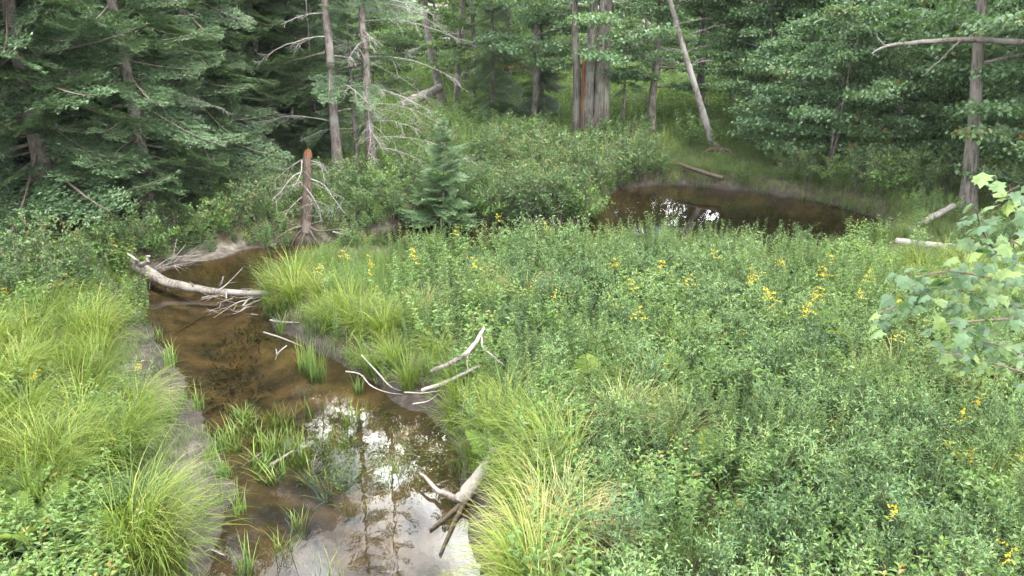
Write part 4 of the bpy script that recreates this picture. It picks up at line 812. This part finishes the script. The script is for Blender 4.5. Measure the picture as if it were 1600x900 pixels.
isop = (gr.random(len(P)) < openp * 1.1) | ((u < 620) & (v < 470) & (gr.random(len(P)) < .9))
isb = (~isf) & ((n1 > .42) | (gr.random(len(P)) < .13)) ; iss = sedgy & (gr.random(len(P)) < .75)
isbu = wav(P[:, 0], P[:, 1], 1.2, 4, 9) + gr.normal(0, .25, len(P)) > .16
bushy = P[~isf & ~isb & ~iss & ~isop & isbu]; gold = P[~isf & ~isb & ~iss & ~isop & ~isbu]; broad = P[isb & ~iss & ~isop]; flow = P[isf & ~iss]; sed = P[iss & ~isf & ~limbz]; opn = P[isop & ~isf]
def split(Q, n=300): o = np.argsort(Q[:, 1] + .2 * np.abs(Q[:, 0])); return Q[o[:n]], Q[o[n:]]
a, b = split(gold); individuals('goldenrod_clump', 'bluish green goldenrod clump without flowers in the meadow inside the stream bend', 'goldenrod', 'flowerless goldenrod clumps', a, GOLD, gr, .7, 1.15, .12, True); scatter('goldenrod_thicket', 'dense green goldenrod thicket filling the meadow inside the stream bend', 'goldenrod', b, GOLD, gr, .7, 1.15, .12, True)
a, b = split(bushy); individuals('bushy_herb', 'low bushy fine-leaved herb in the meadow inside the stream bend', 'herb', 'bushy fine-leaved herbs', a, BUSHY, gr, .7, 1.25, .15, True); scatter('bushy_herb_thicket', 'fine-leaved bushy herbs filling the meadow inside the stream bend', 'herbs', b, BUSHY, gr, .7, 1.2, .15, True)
a, b = split(broad); individuals('leafy_herb', 'light green broad-leaved herb growing among the goldenrod', 'herb', 'broad-leaved herbs among the goldenrod', a, BROAD, gr, .8, 1.4); scatter('leafy_herb_patch', 'light green broad-leaved herbs between the goldenrod stems', 'herbs', b, BROAD, gr, .8, 1.4)
individuals('flowering_goldenrod', 'goldenrod clump with yellow flower plumes', 'goldenrod', 'goldenrods in flower', flow[:300], GOLDF, gr, .85, 1.2)
a, b = split(sed, 200); individuals('sedge_tussock', 'yellow green sedge tussock along the water edge of the goldenrod meadow', 'sedge', 'sedges edging the goldenrod meadow', a[::2], TUS, gr, .55, .95); scatter('sedge_fringe', 'grassy sedge fringe around the goldenrod meadow', 'sedge', np.vstack([a[1::2], b]), GRS, gr, .9, 1.4)
scatter('flattened_grass', 'flattened yellowish grass in the gap of the goldenrod meadow', 'grass', np.vstack([opn, opn + [.13, .1, 0]]), GRS, gr, .8, 1.2, .3)
X, Y = jgrid(-4, 15, 3, 15, .5, gr); d = sdist(X, Y); k = (d > .06) & ~isleft(X, Y) & (Y < 14.6); Q = on_ground(np.column_stack([X[k], Y[k]])); vis, _, _ = in_view(Q, 90)
scatter('meadow_undergrowth', 'short grass under the goldenrod meadow', 'grass', Q[vis], GRS, gr, .8, 1.2)

k = gr.choice(len(gold), 46, replace=False); individuals('grass_tuft', 'pale grass tuft poking out of the goldenrod meadow', 'grass tuft', 'grass tufts in the goldenrod meadow', gold[k], TUS[:2] + TUSS[:1], gr, .7, 1.0)
# big tussocks placed by eye
def place_tus(lst, T, name, label, group):
    for x, y, s, rz in lst:
        o = obj(name, T[gr.integers(len(T))], None, gp(x, y)); o.scale = (s, s, s); o.rotation_euler = (0, 0, rz); tag(o, label, 'sedge', group)
place_tus([(440, 470, 1.15, .4), (462, 450, 1.0, 2), (425, 462, .9, 1)], TUS, 'sedge_tussock', 'bright yellow green sedge tussock beside the pile of bleached sticks', 'tussocks beside the stick pile')
place_tus([(520, 515, .9, .4), (560, 520, .9, 2), (600, 530, .9, 1), (640, 520, .9, 1), (500, 470, .8, 0), (540, 470, .9, 3)], TUS, 'sedge_tussock', 'green sedge clump on the bank above the dead branches', 'clumps above the dead branches')
place_tus([(850, 715, .9, 2.6), (845, 765, .9, 3.2), (880, 740, .9, 3), (840, 830, .85, 3.2), (820, 900, .9, 3.3), (830, 945, 1.0, 3)], TUSW, 'sedge_tussock', 'bright arching sedge tussock hanging over the water by the driftwood limb', 'tussocks by the driftwood limb')
place_tus([(880, 840, 1.0, 0), (850, 880, 1.0, .4), (915, 880, .9, -.3)], TUSS, 'straw_tussock', 'straw coloured drooping tussock beside the gap in the goldenrod', 'straw tussocks')
place_tus([(235, 850, 1.15, 0), (215, 880, 1.1, .2), (260, 900, 1.1, -.2)], TUSW, 'sedge_tussock', 'bright yellow green sedge arching over the sandbar', 'arching sedges on the sandbar')
place_tus([(205, 700, 1.0, .1), (190, 735, 1.0, 0), (225, 655, .9, .1)], TUSW, 'sedge_tussock', 'wind-swept sedge tussock beside the widest part of the dry sand', 'sedges beside the dry sand')
# left bank
X, Y = jgrid(-11, -1, 4.2, 14.8, .42, gr); d = sdist(X, Y); k = isleft(X, Y) & (d > .72 + .55 * wav(X, Y, 1.3) - .4 * sst(10, 11, Y)); Q = on_ground(np.column_stack([X[k], Y[k]])); vis, u, v = in_view(Q + [0, 0, .4], 110); Q, u, v = Q[vis], u[vis], v[vis]
nz = wav(Q[:, 0], Q[:, 1], .8, 2, 8) + gr.normal(0, .2, len(Q)); low_ = (v > 730) & (u < 210); herbz = (low_ & (gr.random(len(Q)) < .8)) | (v > 590) & (nz > -.05) | ((v > 780) & (u < 260) & (nz > -.3)) | (v < 500) & (nz > .25)
for i, p in enumerate(Q[~herbz]):
    o = obj('sedge_tussock', (TUSW + TUSW + TUS)[gr.integers(10)], None, p); s = gr.uniform(.7, 1.1); o.scale = (s, s, s); o.rotation_euler = (0, 0, gr.normal(.1, .5)); tag(o, 'arching yellow green sedge tussock in the grassy left bank', 'sedge', 'sedges of the left bank')
hb = Q[herbz]; hb = np.vstack([hb, hb + [.2, .17, 0]]); sel = gr.random(len(hb)); fz = (sel < .08) & (hb[:, 1] > 7.0)
individuals('leafy_herb', 'pale green leafy herb among the sedges of the left bank', 'herb', 'herbs of the left bank', hb[~fz & (sel < .6)], BROAD, gr, .8, 1.3)
individuals('goldenrod_clump', 'green goldenrod clump among the sedges of the left bank', 'goldenrod', 'goldenrods of the left bank', hb[~fz & (sel >= .6)], GOLD, gr, .5, .8)
individuals('flowering_goldenrod', 'low yellow-flowered goldenrod among the sedges of the left bank', 'goldenrod', 'flowering goldenrods of the left bank', hb[fz], GOLDF, gr, .55, .75)
X, Y = jgrid(-11, 0, 3, 14.8, .3, gr); d = sdist(X, Y); k = isleft(X, Y) & (d > .4 + .5 * wav(X, Y, 1.5)); Q = on_ground(np.column_stack([X[k], Y[k]])); vis, _, _ = in_view(Q, 90)
scatter('bank_undergrowth', 'short bright grass between the sedges of the left bank', 'grass', Q[vis], GRS, gr, .4, .8)
X, Y = jgrid(-9, 0, 4, 14.5, .16, gr); d = sdist(X, Y); k = isleft(X, Y) & (d > .03) & (d < 1.3) & (gr.random(len(X)) < .5 + .8 * np.clip(wav(X, Y, 2.6), -.6, 1) + .5 * sst(.2, .7, d)); Q = on_ground(np.column_stack([X[k], Y[k]]))
k = gr.random(len(Q)) < .07; individuals('leafy_herb', 'small pale leafy herb sprouting on the sandbar', 'herb', 'herbs on the sandbar', Q[k], BROAD, gr, .3, .5); scatter('sandbar_grass', 'sparse short grass sprouting on the sandbar', 'grass', Q, SHORT, gr, .7, 1.4)
# far bank: shrubs, herbs
pts = []
for x, y, s, k in [(830, 352, 1.0, 0), (870, 350, .95, 1), (905, 348, .9, 3), (790, 350, .9, 2), (760, 345, .75, 3), (845, 330, .9, 0), (900, 318, .85, 2), (800, 322, .8, 1), (930, 300, 1.1, 0), (965, 288, 1.15, 1), (1000, 282, 1.0, 0), (900, 290, 1.0, 2), (865, 282, .95, 0), (1025, 275, .8, 1), (830, 275, .95, 1), (790, 268, .95, 0), (750, 262, .9, 2), (745, 310, .7, 0), (620, 345, .6, 1), (610, 345, .7, 0), (570, 340, .65, 2), (530, 330, .6, 0), (600, 315, .85, 3), (550, 312, .85, 1), (640, 305, .85, 0), (510, 320, .8, 2), (440, 330, .6, 0), (405, 345, .75, 1), (375, 358, .75, 2), (345, 365, .7, 3), (455, 318, .6, 3), (500, 325, .6, 1), (420, 318, .85, 0),
                   (300, 385, .8, 3), (265, 392, .85, 1), (235, 398, .8, 3), (205, 405, .75, 0), (180, 410, .8, 2), (150, 420, .7, 3), (60, 440, .9, 1), (30, 455, .9, 2), (100, 450, .8, 0), (130, 455, .7, 1), (80, 480, .7, 2), (10, 480, .75, 0), (1340, 300, .85, 0), (1370, 305, .9, 1), (1400, 310, 1.0, 3), (1435, 312, .9, 0), (1470, 305, .9, 2), (1260, 285, .7, 1), (1300, 290, .75, 3), (1560, 330, .9, 1), (1600, 345, .9, 0), (1230, 280, .7, 2), (700, 245, .8, 1), (660, 232, .8, 0), (630, 225, .9, 3), (780, 235, .8, 2), (850, 245, .85, 1), (1000, 245, .7, 0), (690, 275, .7, 3)]:
    pts.append((x, y, s, k))
for x, y, s, k in pts:
    p = gp(x, y); t = empty('shrub', p, gr.uniform(0, 6), s); obj('stems', SHR[k][0], t); obj('foliage', SHR[k][1], t)
    if x < 330: tag(t, 'leafy green shrub under the firs of the left bank', 'shrub', 'shrubs under the firs')
    elif x < 690: tag(t, 'leafy shrub on the undercut bank around the broken snag', 'shrub', 'shrubs around the snag')
    elif x < 1060: tag(t, 'rounded green shrub on the far bank between the small spruce and the pool', 'shrub', 'shrubs between spruce and pool')
    else: tag(t, 'low green shrub on the shaded bank behind the pool', 'shrub', 'shrubs behind the pool')
# ferns
def fern(p, Fm, n, s, label, group, lift=0):
    t = empty('fern', p, 0, s); tag(t, label, 'fern', group); r0 = gr.uniform(0, 6)
    for i in range(n):
        o = obj('frond', Fm[gr.integers(len(Fm))], t); o.rotation_euler = (gr.normal(0, .15), gr.normal(-.1 - lift, .15), r0 + i * 6.283 / n + gr.normal(0, .25)); q = gr.uniform(.75, 1.15); o.scale = (q, q, q)
for x, y, s in [(110, 395, 1.3), (135, 405, 1.3), (165, 408, 1.1), (85, 415, 1.2), (55, 430, 1.2), (120, 430, 1.2), (200, 420, 1.0)]: fern(gp(x, y), FRD, 7, s, 'pale green fern below the firs of the left bank', 'ferns below the firs')
for x, y, s in [(100, 412, 1.2), (150, 398, 1.1)]: fern(gp(x, y), YFRD, 7, s, 'yellowed autumn fern below the firs of the left bank', 'yellowed ferns')
for x, y, z, s in [(862, 745, .35, 1.0), (800, 660, .3, 1.1), (1115, 720, .45, 1.0), (1060, 600, .45, 1.0), (1130, 590, .5, 1.0), (1185, 500, .5, 1.1), (1310, 530, .5, 1.1), (1275, 520, .5, 1.0), (780, 700, .2, 1.0), (1430, 480, .4, 1.1), (930, 600, .5, 1), (1010, 680, .45, .9)]:
    p = gp(x, y + 30); p[2] += .0; fern(p, FRD, 5, s * 1.25, 'light green fern rising out of the goldenrod meadow', 'ferns in the goldenrod meadow', .55)
for x, y, s in [(85, 790, 1.2), (110, 830, 1.1), (60, 850, 1.2), (150, 880, 1.1), (30, 800, 1.1), (15, 870, 1.2), (120, 770, 1.0), (170, 840, 1.0)]: fern(gp(x, y), FRD, 7, s, 'fresh green fern among the herbs of the left bank', 'ferns of the left bank', .4)
# far herbs and grass
X, Y = jgrid(-16, 24, 13.5, 34, .4, gr); d = sdist(X, Y); k = (d > .12) & ~isleft(X, Y) & ((Y > 15.2) | (X < -5)); Q = on_ground(np.column_stack([X[k], Y[k]])); vis, u, v = in_view(Q + [0, 0, .4], 40); Q, u, v = Q[vis], u[vis], v[vis]
sb = gp(478, 352); k = np.hypot(Q[:, 0] - sb[0], Q[:, 1] - sb[1] + .4) > .55; Q, u, v = Q[k], u[k], v[k]; ss_ = gp(690, 352); k = np.hypot(Q[:, 0] - ss_[0], Q[:, 1] - ss_[1] + .5) > 1.2; Q, u, v = Q[k], u[k], v[k]
gz = ((u > 1030) & (v > 175) & (v < 330)) | (u > 1380) & (v < 420); fir = (u < 480) & (v < 340)
r_ = gr.random(len(Q)); scatter('bank_herbs', 'mixed green herbs covering the far bank', 'herbs', Q[~gz & ~fir & (r_ < .9)], FARH, gr, .45, 1.05); scatter('bank_grass', 'soft shaded grass on the bank behind the pool', 'grass', np.vstack([Q[gz] + q for q in ([0, 0, 0], [.2, .1, 0], [-.1, .22, 0])]), GRSH, gr, .5, .95); k3 = gz & (r_ < .3) & (wav(Q[:, 0], Q[:, 1], .7, 5, 11) > -.05); scatter('shade_herbs', 'leafy herbs scattered in the grass behind the pool', 'herbs', Q[k3], FARH, gr, .4, .9)
scatter('forest_floor_herbs', 'thin herbs on the dim floor under the firs', 'herbs', Q[fir & (r_ < .5)], FARH, gr, .3, .7)
X, Y = jgrid(-30, 40, 26, 66, .62, gr); Q = on_ground(np.column_stack([X, Y])); vis, u, v = in_view(Q, 20); Q, u = Q[vis], u[vis]; k = gr.random(len(Q)) < .85
k2 = gr.random(len(Q)) < .5; scatter('clearing_meadow', 'tall sunlit yellow green grass of the forest clearing', 'grass', Q[k & k2], MEA, gr, .5, 1.1); scatter('clearing_herbs', 'mixed light green undergrowth of the forest clearing', 'herbs', Q[k & ~k2], CLH, gr, .6, 1.5)
X, Y = jgrid(-9, 15, 13.5, 24, .2, gr); d = sdist(X, Y); k = (d > .0) & (d < .55) & ~isleft(X, Y) & (Y > 15.0); X, Y = X[k], Y[k]; sb = gp(478, 352); k = (np.hypot(X - sb[0], Y - sb[1] + .3) > .4) & (np.hypot(X - pz(330, 398)[0], Y - pz(330, 398)[1]) > 1.0) & (np.hypot(X - pz(1040, 285)[0], Y - pz(1040, 285)[1]) > .35)
Q = on_ground(np.column_stack([X[k], Y[k]])); vis, u, v = in_view(Q, 30); Q, u = Q[vis], u[vis]
scatter('bank_edge_herbs', 'herbs hanging over the undercut far bank', 'herbs', Q[u < 1050], FARH, gr, .35, .7, .3); scatter('bank_edge_grass', 'grass hanging over the far edge of the pool', 'grass', Q[u >= 1050], GRSH, gr, .7, 1.1, .3)
# ------------------------------------------------------------------ plants in the water
WT = [grass_mesh('water_grass', 80 + s, 26, .34, .07, 'grass', .012, 1.2, .6, .3) for s in range(3)]; WTB = [grass_mesh('rush', 90 + s, 60, .6, .12, 'grass', .009, .7, .55, .1) for s in range(2)]
for x, y, s in [(500, 655, 1.1), (490, 668, .9), (545, 655, 1), (470, 690, .9), (510, 690, .9), (530, 680, .9), (430, 690, .8), (450, 700, .8), (470, 710, .8), (405, 690, .8), (440, 735, .7), (540, 690, .7), (420, 660, .7), (440, 860, 1), (500, 890, 1.1), (520, 880, 1), (385, 890, .9), (465, 815, .8), (360, 690, .9), (345, 705, .8), (330, 720, .8), (265, 575, .9), (270, 565, .8), (425, 490, 1), (440, 520, .9), (560, 610, .7), (620, 740, .8), (600, 735, .7), (545, 780, .6), (480, 630, .6), (350, 745, .7), (375, 800, .7), (310, 640, .8)]:
    p = pz(x, y, 0); p[2] = hz(p[0], p[1]); o = obj('water_grass', WT[gr.integers(3)], None, p); s *= 1.25; o.scale = (s, s, s + .3); o.rotation_euler = (0, 0, gr.uniform(0, 6)); tag(o, 'green water grass tuft standing in the shallow stream', 'grass', 'water grass tufts')
for i in range(46):
    x, y = gr.uniform(370, 570), gr.uniform(635, 750); p = pz(x, y, 0); p[2] = hz(p[0], p[1])
    if p[2] > -.03: continue
    o = obj('water_grass', WT[gr.integers(3)], None, p); s = gr.uniform(.7, 1.2); o.scale = (s * 1.3, s * 1.3, s); o.rotation_euler = (gr.normal(0, .3), gr.normal(0, .3), gr.uniform(0, 6)); tag(o, 'green water grass tuft standing in the shallow stream', 'grass', 'water grass tufts')
for x, y in [(486, 580), (498, 588), (478, 572)]:
    p = pz(x, y, 0); p[2] = hz(p[0], p[1]); o = obj('rush_clump', WTB[gr.integers(2)], None, p); tag(o, 'tall upright rush clump at the muddy water edge', 'rush', 'rushes at the water edge')
mb = MB(); X, Y = jgrid(-5, 1, 5.5, 14.5, .12, gr); d = sdist(X, Y); nn = wav(X, Y, 1.7, 3, 9); k = (d < -.15) & (nn > .12 + .2 * gr.random(len(X))); X, Y = X[k], Y[k]; n = len(X)
for j in range(3):
    xx, yy = X + gr.normal(0, .06, n), Y + gr.normal(0, .06, n); zb = height(xx, yy)
    blades(mb, np.column_stack([xx, yy, zb]), np.full(n, R(-75)) + gr.normal(0, .35, n), .9, gr.uniform(.2, .5, n), .012, .75, 4, gr.random(n) * .8)
ww = obj('submerged_weed', mb.mesh('submerged_weed', M['weed'])); ww.location.z = -.02; tag(ww, 'dark water weed streaming along the stream bed', 'water weed', kind='stuff')
mb = MB(); n = 900; c = pz(610, 720, 0); P = np.column_stack([c[0] + gr.normal(0, .38, n), c[1] + gr.normal(0, .42, n), np.full(n, .006)]); P = P[sdist(P[:, 0], P[:, 1]) < -.05]; n = len(P)
leaves(mb, P, gr.normal(0, 1, (n, 3)) * [1, 1, .15], np.tile([0, 0, 1.], (n, 1)), .03, .014, 0, gr.random(n)); tag(obj('floating_leaflets', mb.mesh('floating_leaflets', M['grass'])), 'small leaflets floating on the shiny water', 'water plants', kind='stuff')
# litter twigs on the sand
mb = MB(); X, Y = jgrid(-9, 0, 4, 14, .22, gr); d = sdist(X, Y); k = isleft(X, Y) & (d > .02) & (d < .9) & (gr.random(len(X)) < .35)
for x, y in zip(X[k], Y[k]):
    a = gr.uniform(0, 6.28); l = gr.uniform(.05, .2); z = hz(x, y) + .006; add_tube(mb, [[x, y, z], [x + cos(a) * l, y + sin(a) * l, hz(x + cos(a) * l, y + sin(a) * l) + .01]], [.004, .003], 4)
tag(obj('sand_litter', mb.mesh('sand_litter', M['deadtwig'])), 'small dead twigs littering the sandbar', 'twigs', kind='stuff')
# ------------------------------------------------------------------ air
hm, hn, hl, ho = newmat('haze_air'); pv = hn.new('ShaderNodeVolumePrincipled'); pv.inputs['Color'].default_value = (0.9, 0.95, 1.0, 1); pv.inputs['Density'].default_value = 0.00014; pv.inputs['Anisotropy'].default_value = 0.0; hl.new(pv.outputs[0], ho.inputs['Volume'])
mb = MB(); xs, ys, zs = (-900, 900), (-450, 1300), (-3, 40)
mb.add([(x, y, z) for z in zs for y in ys for x in xs], [[0, 2, 3, 1], [4, 5, 7, 6], [0, 1, 5, 4], [2, 6, 7, 3], [0, 4, 6, 2], [1, 3, 7, 5]])
tag(obj('haze', mb.mesh('haze', hm)), 'thin pale haze hanging in the forest air', 'haze', kind='stuff')
